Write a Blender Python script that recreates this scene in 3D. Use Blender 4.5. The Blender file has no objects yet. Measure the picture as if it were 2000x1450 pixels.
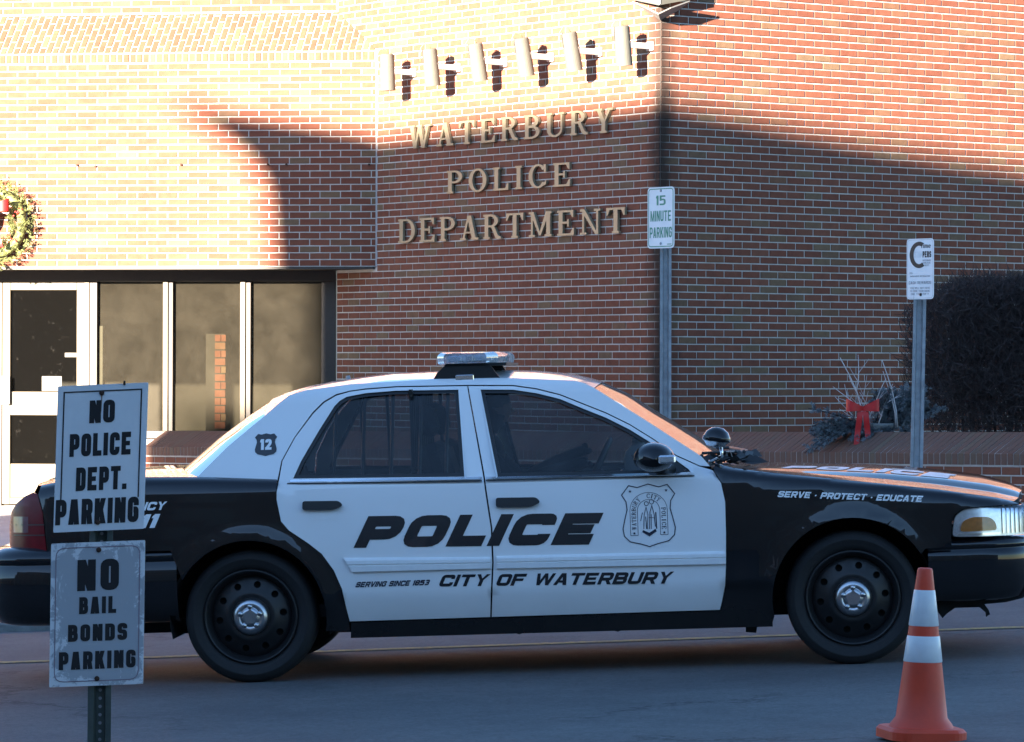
import bpy, bmesh, math, random
import numpy as np
from mathutils import Vector, Matrix
from mathutils.geometry import delaunay_2d_cdt
random.seed(7)
R = math.radians
scene = bpy.context.scene
COL = scene.collection

# ------------------------------------------------------------------ camera
CAMZ = 1.5
cam_d = bpy.data.cameras.new('camera'); cam = bpy.data.objects.new('camera', cam_d)
COL.objects.link(cam); scene.camera = cam
cam_d.sensor_width = 36; cam_d.lens = 133.2; cam_d.shift_y = -0.0015
cam_d.clip_start = 0.5; cam_d.clip_end = 3000
cam.location = (0, 0, CAMZ)
cam.rotation_euler = (Matrix.Rotation(R(90), 3, 'X') @ Matrix.Rotation(0.003, 3, 'Z')).to_euler()

# ------------------------------------------------------------------ sky, sun, exposure
SUN_H = Vector((-0.581, -0.814, 0)).normalized(); SUN_EL = R(12)
SUN = SUN_H * math.cos(SUN_EL) + Vector((0, 0, math.sin(SUN_EL)))
world = bpy.data.worlds.new('World'); scene.world = world; world.use_nodes = True
wn = world.node_tree
sky = wn.nodes.new('ShaderNodeTexSky'); sky.sky_type = 'NISHITA'; sky.sun_disc = False
sky.sun_elevation = SUN_EL; sky.sun_rotation = math.atan2(SUN.x, SUN.y)
sky.air_density = 1.0; sky.dust_density = 0.2; sky.ozone_density = 3.5
wn.links.new(sky.outputs[0], wn.nodes['Background'].inputs[0])
wn.nodes['Background'].inputs[1].default_value = 0.05
sun_d = bpy.data.lights.new('sun', 'SUN'); sun_d.energy = 5.0; sun_d.angle = R(0.58)
sun_d.color = (1.0, 0.84, 0.68)
sun_o = bpy.data.objects.new('sun', sun_d); COL.objects.link(sun_o)
sun_o.location = (-30, -40, 30)
sun_o.rotation_euler = SUN.to_track_quat('Z', 'Y').to_euler()
scene.view_settings.view_transform = 'Standard'; scene.view_settings.look = 'None'
scene.view_settings.gamma = 1; scene.view_settings.exposure = 3.42
scene.view_settings.use_curve_mapping = False

# ------------------------------------------------------------------ helpers
WL = {}          # translation of things that hold world-space children
def link(o): COL.objects.link(o); return o
def tag(o, label=None, cat=None, group=None, kind=None):
    if label: o['label'] = label
    if cat: o['category'] = cat
    if group: o['group'] = group
    if kind: o['kind'] = kind
    return o
def thing(name, label, cat, loc=(0, 0, 0), group=None, rot=None):
    o = link(bpy.data.objects.new(name, None)); o.empty_display_size = 0.1
    o.location = loc
    if rot is not None: o.rotation_euler = rot
    WL[o.name] = Vector(loc)
    return tag(o, label, cat, group)
def wloc(o):
    return WL.get(o.name, Vector((0, 0, 0)))
def mesh_ob(name, verts, faces, mat, parent=None, smooth=False, world=False, normals=None, kind=None):
    me = bpy.data.meshes.new(name)
    if world and parent is not None:
        L = wloc(parent); verts = [(v[0]-L.x, v[1]-L.y, v[2]-L.z) for v in verts]
    me.from_pydata([tuple(map(float, v)) for v in verts], [], [tuple(int(i) for i in fc) for fc in faces]); me.update()
    if mat is not None:
        for m in (mat if isinstance(mat, (list, tuple)) else [mat]): me.materials.append(m)
    if smooth or normals is not None:
        me.polygons.foreach_set('use_smooth', [True]*len(me.polygons))
    if normals is not None:
        me.normals_split_custom_set_from_vertices([tuple(map(float, n)) for n in normals])
    o = link(bpy.data.objects.new(name, me))
    if parent is not None:
        o.parent = parent
        if world: WL[o.name] = wloc(parent)
    if kind: o['kind'] = kind
    return o
class MB:
    def __init__(s): s.v = []; s.f = []
    def add(s, vs, fs):
        b = len(s.v); s.v += [tuple(v) for v in vs]; s.f += [tuple(i+b for i in f) for f in fs]
    def box(s, x0, x1, y0, y1, z0, z1, M=None):
        vs = [Vector((x, y, z)) for z in (z0, z1) for y in (y0, y1) for x in (x0, x1)]
        if M is not None: vs = [M @ v for v in vs]
        s.add(vs, [(0,2,3,1),(4,5,7,6),(0,1,5,4),(2,6,7,3),(0,4,6,2),(1,3,7,5)])
    def bbox(s, x0, x1, y0, y1, z0, z1, b=0.004, M=None):
        # box with bevelled edges
        pts=[]; 
        for sz in (0,1):
            for sy in (0,1):
                for sx in (0,1):
                    for ax in range(3):
                        c=[(x0,x1)[sx],(y0,y1)[sy],(z0,z1)[sz]]
                        d=[b*(1-2*sx),b*(1-2*sy),b*(1-2*sz)]
                        p=[c[i]+(0 if i==ax else d[i]) for i in range(3)]
                        pts.append(Vector(p))
        if M is not None: pts=[M@p for p in pts]
        ix=lambda sx,sy,sz,ax:((sz*2+sy)*2+sx)*3+ax
        F=[]
        for ax in range(3):
            o1,o2=[i for i in range(3) if i!=ax]
            for sd in (0,1):
                q=[]
                for a,bb in ((0,0),(1,0),(1,1),(0,1)):
                    k=[0,0,0];k[ax]=sd;k[o1]=a;k[o2]=bb
                    q.append(ix(*k,ax))
                flip=(sd==0)^(ax==1)
                F.append(tuple(q[::-1] if flip else q))
        for ax in range(3):
            o1,o2=[i for i in range(3) if i!=ax]
            for a in (0,1):
                for bb in (0,1):
                    k0=[0,0,0];k0[o1]=a;k0[o2]=bb;k1=list(k0);k1[ax]=1
                    q=[ix(*k0,o1),ix(*k1,o1),ix(*k1,o2),ix(*k0,o2)]
                    F.append(tuple(q if (a^bb)^(ax==1) else q[::-1]))
        for sx in (0,1):
            for sy in (0,1):
                for sz in (0,1):
                    q=[ix(sx,sy,sz,0),ix(sx,sy,sz,1),ix(sx,sy,sz,2)]
                    F.append(tuple(q if (sx+sy+sz)%2 else q[::-1]))
        s.add(pts,F)
    def tube(s, pts, r, n=8, cap=True):
        pts=[Vector(p) for p in pts]; rs=r if isinstance(r,(list,tuple)) else [r]*len(pts)
        rings=[]
        up=Vector((0,0,1)); prev=None
        for i,p in enumerate(pts):
            d=(pts[min(i+1,len(pts)-1)]-pts[max(i-1,0)]).normalized()
            if prev is None:
                a=d.cross(up); 
                if a.length<1e-3: a=d.cross(Vector((1,0,0)))
            else: a=prev-d*prev.dot(d)
            a.normalize(); prev=a; b=d.cross(a)
            rings.append([p+(a*math.cos(t)+b*math.sin(t))*rs[i] for t in [2*math.pi*k/n for k in range(n)]])
        vs=[v for rg in rings for v in rg]; fs=[]
        for i in range(len(rings)-1):
            for k in range(n):
                fs.append((i*n+k,i*n+(k+1)%n,(i+1)*n+(k+1)%n,(i+1)*n+k))
        if cap: fs.append(tuple(range(n))[::-1]); fs.append(tuple((len(rings)-1)*n+k for k in range(n)))
        s.add(vs,fs)
    def lathe(s, prof, n=24, M=None, a0=0.0, a1=2*math.pi):
        # prof: list of (r, h) about local z
        full=abs(a1-a0-2*math.pi)<1e-6; m=n if full else n+1
        vs=[]
        for r,h in prof:
            for k in range(m):
                t=a0+(a1-a0)*k/n
                vs.append(Vector((r*math.cos(t),r*math.sin(t),h)))
        if M is not None: vs=[M@v for v in vs]
        fs=[]
        for i in range(len(prof)-1):
            for k in range(n):
                k2=(k+1)%m
                fs.append((i*m+k,i*m+k2,(i+1)*m+k2,(i+1)*m+k))
        s.add(vs,fs)
    def grid(s, fn, nu, nv, flip=False):
        vs=[fn(i/nu,j/nv) for j in range(nv+1) for i in range(nu+1)]; fs=[]
        for j in range(nv):
            for i in range(nu):
                a=j*(nu+1)+i; q=(a,a+1,a+nu+2,a+nu+1)
                fs.append(q[::-1] if flip else q)
        s.add(vs,fs)
    def build(s, name, mat, parent=None, smooth=False, world=False, kind=None):
        return mesh_ob(name, s.v, s.f, mat, parent, smooth, world, kind=kind)

def pip(poly, P):
    poly=np.asarray(poly,float); P=np.asarray(P,float)
    x,y=P[:,0],P[:,1]; ins=np.zeros(len(P),bool)
    j=len(poly)-1
    for i in range(len(poly)):
        xi,yi=poly[i]; xj,yj=poly[j]
        c=((yi>y)!=(yj>y))
        with np.errstate(divide='ignore',invalid='ignore'):
            c&=(x<(xj-xi)*(y-yi)/(yj-yi+1e-30)+xi)
        ins^=c; j=i
    return ins
def cdt(polys, holes=(), extra=()):
    vs=[];es=[]
    for p in list(polys)+list(holes):
        b=len(vs); n=len(p)
        vs+=[Vector((float(a[0]),float(a[1]))) for a in p]
        es+=[(b+i,b+(i+1)%n) for i in range(n)]
    vs+=[Vector((float(a[0]),float(a[1]))) for a in extra]
    r=delaunay_2d_cdt(vs,es,[],0,1e-5)
    V=np.array([(v.x,v.y) for v in r[0]]); T=[t for t in r[2]]
    if not T: return [],[]
    T=np.array(T); C=V[T].mean(1)
    keep=np.zeros(len(T),bool)
    for p in polys: keep|=pip(p,C)
    for p in holes: keep&=~pip(p,C)
    a=V[T]; area=(a[:,1,0]-a[:,0,0])*(a[:,2,1]-a[:,0,1])-(a[:,2,0]-a[:,0,0])*(a[:,1,1]-a[:,0,1])
    keep&=np.abs(area)>1e-10
    T=T[keep]; area=area[keep]; T[area<0]=T[area<0][:,::-1]
    used=np.unique(T); mp={int(u):i for i,u in enumerate(used)}
    return V[used].tolist(), [tuple(mp[int(i)] for i in t) for t in T]
def bedges(tris):
    d={}
    for t in tris:
        for i in range(3):
            e=(t[i],t[(i+1)%3])
            if (e[1],e[0]) in d: d.pop((e[1],e[0]))
            else: d[e]=1
    return list(d)
def inset(poly, d):
    P=np.asarray(poly,float); n=len(P); out=[]
    ar=sum(P[i][0]*P[(i+1)%n][1]-P[(i+1)%n][0]*P[i][1] for i in range(n)); sg=1 if ar>0 else -1
    for i in range(n):
        a=P[i]-P[i-1]; b=P[(i+1)%n]-P[i]
        a/=np.linalg.norm(a); b/=np.linalg.norm(b)
        na=np.array([-a[1],a[0]])*sg; nb=np.array([-b[1],b[0]])*sg
        m=na+nb; m/=max(np.linalg.norm(m),1e-6); k=max(m@na,0.35)
        out.append(tuple(P[i]+m*d/k))
    return out
def rpoly(pts, r, n=5):
    # round all corners of a polygon by radius r (list or float)
    P=[np.array(p,float) for p in pts]; N=len(P); out=[]
    for i in range(N):
        rr=r[i] if isinstance(r,(list,tuple)) else r
        a=P[i-1]-P[i]; b=P[(i+1)%N]-P[i]; la,lb=np.linalg.norm(a),np.linalg.norm(b)
        if rr<=0: out.append(tuple(P[i])); continue
        k=min(rr,la*.48,lb*.48); A=P[i]+a/la*k; B=P[i]+b/lb*k
        for t in np.linspace(0,1,n): out.append(tuple((1-t)**2*A+2*t*(1-t)*P[i]+t*t*B))
    return out

# ------------------------------------------------------------------ materials
def newmat(name):
    m=bpy.data.materials.new(name); m.use_nodes=True
    nt=m.node_tree; b=nt.nodes['Principled BSDF']; return m,nt,b
def N(nt,t,**kw):
    n=nt.nodes.new(t)
    for k,v in kw.items():
        if k in n.inputs.keys() if isinstance(k,str) else False: n.inputs[k].default_value=v
        else: setattr(n,k,v)
    return n
def noise(nt,scale,detail=4,rough=.6,coord='Object',dist=0.0):
    tc=nt.nodes.new('ShaderNodeTexCoord'); t=nt.nodes.new('ShaderNodeTexNoise')
    t.inputs['Scale'].default_value=scale; t.inputs['Detail'].default_value=detail; t.inputs['Roughness'].default_value=rough
    t.inputs['Distortion'].default_value=dist
    nt.links.new(tc.outputs[coord],t.inputs['Vector']); return t
def ramp(nt,src,stops,interp='LINEAR'):
    r=nt.nodes.new('ShaderNodeValToRGB'); r.color_ramp.interpolation=interp
    el=r.color_ramp.elements
    while len(el)<len(stops): el.new(0.5)
    for e,(p,c) in zip(el,stops):
        e.position=p; e.color=(*c,1) if len(c)==3 else c
    nt.links.new(src,r.inputs[0]); return r
def mixc(nt,fac,a,b,mode='MIX'):
    m=nt.nodes.new('ShaderNodeMix'); m.data_type='RGBA'; m.blend_type=mode
    def put(sock,v):
        if hasattr(v,'is_linked') or hasattr(v,'node'): nt.links.new(v,sock)
        else: sock.default_value=(*v,1) if len(v)==3 else v
    if hasattr(fac,'node'): nt.links.new(fac,m.inputs[0])
    else: m.inputs[0].default_value=fac
    put(m.inputs[6],a); put(m.inputs[7],b); return m.outputs[2]
def bump(nt,b,src,strength=.3,dist=.01):
    n=nt.nodes.new('ShaderNodeBump'); n.inputs['Strength'].default_value=strength; n.inputs['Distance'].default_value=dist
    nt.links.new(src,n.inputs['Height']); nt.links.new(n.outputs[0],b.inputs['Normal'])
def simple(name,col,rough=.5,metal=0,coat=0,var=.12,nscale=30,bmp=0,spec=.5):
    m,nt,b=newmat(name)
    t=noise(nt,nscale)
    c=ramp(nt,t.outputs[0],[(.25,tuple(x*(1-var) for x in col)),(.75,tuple(min(1,x*(1+var)) for x in col))])
    nt.links.new(c.outputs[0],b.inputs['Base Color'])
    b.inputs['Roughness'].default_value=rough; b.inputs['Metallic'].default_value=metal
    b.inputs['Specular IOR Level'].default_value=spec
    if coat: b.inputs['Coat Weight'].default_value=coat; b.inputs['Coat Roughness'].default_value=.03
    if bmp: bump(nt,b,t.outputs[0],bmp,.004)
    return m
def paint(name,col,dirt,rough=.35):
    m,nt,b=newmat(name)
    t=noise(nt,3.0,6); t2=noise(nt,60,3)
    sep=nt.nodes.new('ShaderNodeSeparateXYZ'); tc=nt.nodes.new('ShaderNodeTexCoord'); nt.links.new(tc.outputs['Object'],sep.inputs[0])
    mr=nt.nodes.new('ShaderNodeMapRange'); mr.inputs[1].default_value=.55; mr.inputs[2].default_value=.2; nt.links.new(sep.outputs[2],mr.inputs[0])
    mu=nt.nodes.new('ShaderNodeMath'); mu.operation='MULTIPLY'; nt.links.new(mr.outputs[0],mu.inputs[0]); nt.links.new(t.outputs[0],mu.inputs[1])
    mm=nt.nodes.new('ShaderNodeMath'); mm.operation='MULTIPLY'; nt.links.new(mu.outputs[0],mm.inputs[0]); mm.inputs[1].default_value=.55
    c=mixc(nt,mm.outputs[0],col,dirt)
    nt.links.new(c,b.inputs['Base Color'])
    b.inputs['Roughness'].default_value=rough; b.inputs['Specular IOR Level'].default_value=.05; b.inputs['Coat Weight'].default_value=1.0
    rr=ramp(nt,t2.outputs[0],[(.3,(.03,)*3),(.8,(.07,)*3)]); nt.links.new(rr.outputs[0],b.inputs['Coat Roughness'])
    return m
def brickmat(name,mode):
    m,nt,b=newmat(name)
    if mode=='obj':
        oi=nt.nodes.new('ShaderNodeObjectInfo'); src=oi.outputs['Random']
    else:
        at=nt.nodes.new('ShaderNodeAttribute'); at.attribute_name='rnd'; src=at.outputs['Fac']
    c=ramp(nt,src,[(0,(.155,.056,.036)),(.2,(.185,.068,.043)),(.4,(.165,.060,.038)),(.58,(.200,.078,.049)),(.72,(.172,.066,.042)),(.84,(.188,.078,.049)),(.905,(.165,.092,.055)),(.96,(.172,.112,.068)),(1.0,(.150,.088,.056))])
    t=noise(nt,14,6,.65); t2=noise(nt,160,3)
    d=mixc(nt,.40,c.outputs[0],ramp(nt,t.outputs[0],[(.3,(.5,.48,.46)),(.7,(1.2,1.18,1.15))]).outputs[0],'MULTIPLY')
    nt.links.new(d,b.inputs['Base Color']); b.inputs['Roughness'].default_value=.9; b.inputs['Specular IOR Level'].default_value=.2
    bump(nt,b,t2.outputs[0],.35,.003); return m
def stainwrap(m, cx, cy, width, tint):
    # rain-soot stain that runs down one arris of the wall (world x,y of the arris)
    nt=m.node_tree; b=nt.nodes['Principled BSDF']; src=b.inputs['Base Color'].links[0].from_socket
    g=nt.nodes.new('ShaderNodeNewGeometry'); v=nt.nodes.new('ShaderNodeVectorMath'); v.operation='MULTIPLY'; v.inputs[1].default_value=(1,1,0)
    nt.links.new(g.outputs['Position'],v.inputs[0])
    d=nt.nodes.new('ShaderNodeVectorMath'); d.operation='DISTANCE'; d.inputs[1].default_value=(cx,cy,0); nt.links.new(v.outputs[0],d.inputs[0])
    n=nt.nodes.new('ShaderNodeTexNoise'); n.inputs['Scale'].default_value=6; nt.links.new(g.outputs['Position'],n.inputs['Vector'])
    a=nt.nodes.new('ShaderNodeMath'); a.operation='MULTIPLY_ADD'; nt.links.new(n.outputs[0],a.inputs[0]); a.inputs[1].default_value=-width*.7; nt.links.new(d.outputs['Value'],a.inputs[2])
    mr=nt.nodes.new('ShaderNodeMapRange'); mr.inputs[1].default_value=-width*.2; mr.inputs[2].default_value=width*.55; mr.inputs[3].default_value=.92; mr.inputs[4].default_value=0
    nt.links.new(a.outputs[0],mr.inputs[0])
    nt.links.new(mixc(nt,mr.outputs[0],src,tint),b.inputs['Base Color'])
MT={}
MT['brick_o']=brickmat('brick_fired','obj'); MT['brick_s']=brickmat('brick_field','attr')
m,nt,b=newmat('mortar'); t=noise(nt,8,8,.7); c=ramp(nt,t.outputs[0],[(.25,(.36,.34,.31)),(.75,(.56,.54,.50))]); nt.links.new(c.outputs[0],b.inputs['Base Color']); b.inputs['Roughness'].default_value=.95; bump(nt,b,noise(nt,200,3).outputs[0],.4,.003); MT['mortar']=m
for k in ('brick_o','brick_s','mortar'): stainwrap(MT[k],1.336,34.276,.25,(.030,.022,.018))
# plain running brickwork for walls the photo does not show
m,nt,b=newmat('far_brickwork'); tc=nt.nodes.new('ShaderNodeTexCoord'); br=nt.nodes.new('ShaderNodeTexBrick')
br.inputs['Scale'].default_value=1; br.inputs['Brick Width'].default_value=.212; br.inputs['Row Height'].default_value=.0677; br.inputs['Mortar Size'].default_value=.005
br.inputs['Color1'].default_value=(.22,.085,.055,1); br.inputs['Color2'].default_value=(.27,.115,.07,1); br.inputs['Mortar'].default_value=(.5,.48,.45,1)
nt.links.new(tc.outputs['UV'],br.inputs['Vector']); nt.links.new(br.outputs[0],b.inputs['Base Color']); b.inputs['Roughness'].default_value=.9; MT['brickwork']=m
m,nt,b=newmat('asphalt'); t=noise(nt,.7,6,.6); t2=noise(nt,140,3,.7); t3=noise(nt,7,6,.6)
c=ramp(nt,t.outputs[0],[(.3,(.074,.075,.079)),(.7,(.120,.120,.122))])
c2=mixc(nt,.5,c.outputs[0],ramp(nt,t2.outputs[0],[(.3,(.55,.55,.55)),(.72,(1.4,1.4,1.4))]).outputs[0],'MULTIPLY')
c3=mixc(nt,.35,c2,ramp(nt,t3.outputs[0],[(.35,(.7,.7,.7)),(.7,(1.25,1.25,1.25))]).outputs[0],'MULTIPLY')
tc=nt.nodes.new('ShaderNodeTexCoord'); vo=nt.nodes.new('ShaderNodeTexVoronoi'); vo.feature='DISTANCE_TO_EDGE'; vo.inputs['Scale'].default_value=.42
nz=noise(nt,2.2,6,.7); ad=nt.nodes.new('ShaderNodeMixRGB'); ad.inputs[0].default_value=.55; nt.links.new(tc.outputs['Object'],ad.inputs[1]); nt.links.new(nz.outputs[1],ad.inputs[2]); nt.links.new(ad.outputs[0],vo.inputs['Vector'])
cr=ramp(nt,vo.outputs['Distance'],[(.0,(1,1,1)),(.008,(0,0,0))])
gate=ramp(nt,noise(nt,.55,3).outputs[0],[(.44,(0,0,0)),(.54,(1,1,1))])
mg=nt.nodes.new('ShaderNodeMath'); mg.operation='MULTIPLY'; nt.links.new(cr.outputs[0],mg.inputs[0]); nt.links.new(gate.outputs[0],mg.inputs[1])
c3=mixc(nt,.55,c3,ramp(nt,noise(nt,38,4,.8).outputs[0],[(.36,(.55,.55,.55)),(.66,(1.45,1.45,1.45))]).outputs[0],'MULTIPLY')
c4=mixc(nt,mg.outputs[0],c3,(.03,.03,.032)); nt.links.new(c4,b.inputs['Base Color'])
b.inputs['Roughness'].default_value=.82; bump(nt,b,t2.outputs[0],.55,.006); MT['asphalt']=m
m,nt,b=newmat('concrete'); t=noise(nt,1.4,8,.65); t2=noise(nt,90,4); c=ramp(nt,t.outputs[0],[(.3,(.34,.33,.31)),(.7,(.47,.46,.44))]); nt.links.new(mixc(nt,.35,c.outputs[0],ramp(nt,t2.outputs[0],[(.3,(.6,.6,.6)),(.7,(1.3,1.3,1.3))]).outputs[0],'MULTIPLY'),b.inputs['Base Color']); b.inputs['Roughness'].default_value=.9; bump(nt,b,t2.outputs[0],.3,.004); MT['concrete']=m
MT['kerb']=simple('kerb_stone',(.20,.21,.20),.85,var=.35,nscale=12,bmp=.4)
m,nt,b=newmat('worn_yellow_paint'); t=noise(nt,30,5,.7); c=ramp(nt,t.outputs[0],[(.42,(.42,.29,.07)),(.62,(.13,.12,.10))]); nt.links.new(c.outputs[0],b.inputs['Base Color']); b.inputs['Roughness'].default_value=.8; MT['yellow']=m
MT['soil']=simple('soil',(.035,.026,.02),.95,var=.4,nscale=20,bmp=.6)
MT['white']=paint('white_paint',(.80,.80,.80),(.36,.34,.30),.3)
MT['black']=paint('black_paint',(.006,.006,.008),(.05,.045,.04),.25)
MT['plastic']=simple('black_plastic',(.012,.012,.013),.45,var=.2)
MT['under']=simple('underbody',(.008,.008,.008),.9,var=.3)
MT['rubber']=simple('tyre_rubber',(.010,.010,.011),.75,var=.25,nscale=60,bmp=.1)
MT['steelblack']=simple('black_steel',(.008,.008,.009),.45,var=.2,nscale=40)
MT['chrome']=simple('chrome',(.78,.78,.80),.12,metal=1,var=.04)
MT['cap']=simple('hub_cap_alloy',(.50,.50,.51),.28,metal=1,var=.08)
MT['decal_black']=simple('black_vinyl',(.010,.010,.014),.35,var=.1,coat=.4)
MT['decal_navy']=simple('navy_vinyl',(.018,.020,.040),.4,var=.1)
MT['decal_white']=simple('white_vinyl',(.82,.82,.82),.35,var=.05)
MT['trim_white']=simple('moulding_white',(.80,.80,.80),.4,var=.04,coat=.5)
def glass(name,tint,rough=.01,ior=1.5,extra=None):
    m=bpy.data.materials.new(name); m.use_nodes=True; nt=m.node_tree; nt.nodes.clear()
    o=nt.nodes.new('ShaderNodeOutputMaterial'); tr=nt.nodes.new('ShaderNodeBsdfTransparent'); gl=nt.nodes.new('ShaderNodeBsdfGlossy'); fr=nt.nodes.new('ShaderNodeFresnel'); mx=nt.nodes.new('ShaderNodeMixShader')
    tr.inputs[0].default_value=(*tint,1); gl.inputs['Roughness'].default_value=rough; fr.inputs[0].default_value=ior
    nt.links.new(fr.outputs[0],mx.inputs[0]); nt.links.new(tr.outputs[0],mx.inputs[1]); nt.links.new(gl.outputs[0],mx.inputs[2])
    last=mx.outputs[0]
    if extra:
        col,stops,sc=extra
        df=nt.nodes.new('ShaderNodeBsdfDiffuse'); df.inputs[0].default_value=(*col,1)
        t=noise(nt,sc,7,.7); r=ramp(nt,t.outputs[0],stops); m2=nt.nodes.new('ShaderNodeMixShader')
        nt.links.new(r.outputs[0],m2.inputs[0]); nt.links.new(last,m2.inputs[1]); nt.links.new(df.outputs[0],m2.inputs[2]); last=m2.outputs[0]
    nt.links.new(last,o.inputs[0]); return m
MT['glass']=glass('tinted_window_glass',(.40,.45,.47),extra=((.45,.47,.5),[(.45,(.012,)*3),(.75,(.06,)*3)],5))
MT['windscreen']=glass('windscreen_glass',(.55,.6,.6),extra=((.5,.5,.5),[(.4,(.02,)*3),(.8,(.10,)*3)],6))
MT['dusty']=glass('dusty_shop_glass',(.55,.55,.48),extra=((.30,.27,.20),[(.3,(.035,)*3),(.8,(.085,)*3)],2.5))
MT['doorglass']=glass('door_glass',(.42,.45,.42),extra=((.4,.38,.34),[(.60,(.006,)*3),(.80,(.05,)*3)],14))
MT['lens_red']=simple('red_lens',(.15,.005,.010),.25,var=.3,coat=.0,spec=.22,nscale=12)
MT['amber']=simple('amber_lens',(.75,.26,.03),.2,var=.2,coat=1)
MT['reflector']=simple('lamp_reflector',(.80,.82,.86),.22,metal=.85,var=.15,nscale=50)
MT['lens']=glass('clear_lens',(.93,.94,.96),.02)
MT['lamp_bar']=glass('light_bar_lens',(.75,.82,.92),.05,extra=((.75,.78,.82),[(.35,(.15,)*3),(.7,(.4,)*3)],14))
MT['cloth']=simple('seat_cloth',(.020,.020,.024),.9,var=.2)
MT['dash']=simple('dash_vinyl',(.05,.05,.055),.7,var=.15)
MT['lightvinyl']=simple('grey_headliner',(.12,.12,.13),.9,var=.1)
MT['jug']=simple('milky_plastic',(.62,.65,.66),.4,var=.05)
MT['skin']=simple('skin',(.25,.13,.09),.6,var=.1)
MT['uniform']=simple('dark_uniform',(.010,.011,.016),.85,var=.2)
MT['hair']=simple('dark_hair',(.012,.009,.008),.7,var=.2)
MT['letter']=simple('champagne_aluminium',(.30,.26,.17),.45,metal=.3,var=.1,nscale=9)
MT['lampgrey']=simple('lamp_housing_grey',(.088,.088,.074),.7,var=.08,nscale=14)
MT['bracket']=simple('bracket_white',(.36,.34,.33),.5,var=.06)
MT['wire']=simple('orange_wire',(.42,.20,.10),.6,var=.1)
MT['bronze']=simple('dark_bronze_frame',(.022,.017,.013),.5,var=.2)
MT['cream']=simple('cream_aluminium',(.090,.073,.046),.55,metal=.0,var=.1,nscale=5)
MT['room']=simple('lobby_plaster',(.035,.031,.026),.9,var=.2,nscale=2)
MT['galv']=simple('galvanised_steel',(.30,.32,.34),.5,metal=.55,var=.25,nscale=14)
MT['greenpost']=simple('weathered_green_post',(.07,.085,.075),.6,metal=.2,var=.3,nscale=16)
MT['green']=simple('green_sign_ink',(.06,.26,.17),.5,var=.1)
MT['ink']=simple('black_sign_ink',(.012,.012,.014),.5,var=.1)
MT['pinkline']=simple('faded_red_line',(.26,.20,.24),.6,var=.2)
MT['rust']=simple('rusty_bolt',(.055,.028,.018),.8,metal=.3,var=.4)
m,nt,b=newmat('white_sign_sheet'); t=noise(nt,7,6,.65); c=ramp(nt,t.outputs[0],[(.3,(.70,.72,.74)),(.7,(.80,.81,.82))]); nt.links.new(c.outputs[0],b.inputs['Base Color']); b.inputs['Roughness'].default_value=.4; MT['signwhite']=m
m,nt,b=newmat('peeling_sign_sheet'); t=noise(nt,11,9,.75,dist=.6)
sep=nt.nodes.new('ShaderNodeSeparateXYZ'); tc=nt.nodes.new('ShaderNodeTexCoord'); nt.links.new(tc.outputs['Generated'],sep.inputs[0])
def edge(ax):
    a=nt.nodes.new('ShaderNodeMath'); a.operation='SUBTRACT'; nt.links.new(sep.outputs[ax],a.inputs[0]); a.inputs[1].default_value=.5
    q=nt.nodes.new('ShaderNodeMath'); q.operation='ABSOLUTE'; nt.links.new(a.outputs[0],q.inputs[0]); return q.outputs[0]
mx=nt.nodes.new('ShaderNodeMath'); mx.operation='MAXIMUM'; nt.links.new(edge(0),mx.inputs[0]); nt.links.new(edge(2),mx.inputs[1])
pw=nt.nodes.new('ShaderNodeMath'); pw.operation='MULTIPLY_ADD'; nt.links.new(mx.outputs[0],pw.inputs[0]); pw.inputs[1].default_value=.75; nt.links.new(t.outputs[0],pw.inputs[2])
c=ramp(nt,pw.outputs[0],[(.83,(.40,.42,.45)),(.86,(.70,.72,.74))]); nt.links.new(c.outputs[0],b.inputs['Base Color']); b.inputs['Roughness'].default_value=.5; MT['signpeel']=m
MT['orange']=simple('cone_orange',(.62,.050,.014),.5,var=.12,nscale=10)
MT['band']=simple('reflective_band',(.66,.68,.70),.35,var=.06)
MT['needle']=simple('spruce_green',(.15,.17,.055),.7,var=.45,nscale=18)
MT['bluespruce']=simple('blue_spruce',(.13,.155,.17),.8,var=.4,nscale=16)
MT['twig']=simple('bare_twig',(.040,.029,.029),.9,var=.5,nscale=10)
MT['birch']=simple('white_twig',(.50,.48,.48),.7,var=.15)
MT['red']=simple('red_ribbon',(.50,.012,.012),.5,var=.15)
MT['berry']=simple('red_berry',(.35,.03,.025),.3,var=.2)
MT['stonepot']=simple('grey_stone_pot',(.17,.18,.18),.85,var=.3,nscale=14,bmp=.4)
MT['smoked']=simple('smoked_lens',(.16,.07,.085),.12,var=.2,coat=.6)
MT['sticker']=simple('pale_sticker',(.10,.10,.085),.6,var=.1)

MT['coping']=brickmat('weathered_coping_brick','obj')
_nt=MT['coping'].node_tree; _b=_nt.nodes['Principled BSDF']; _s=_b.inputs['Base Color'].links[0].from_socket
_n=noise(_nt,9,6,.7); _nt.links.new(mixc(_nt,ramp(_nt,_n.outputs[0],[(.3,(.35,)*3),(.7,(.75,)*3)]).outputs[0],_s,(.115,.088,.072)),_b.inputs['Base Color'])
MT['plate']=simple('flood_plate_grey',(.15,.15,.145),.5,var=.1)
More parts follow.
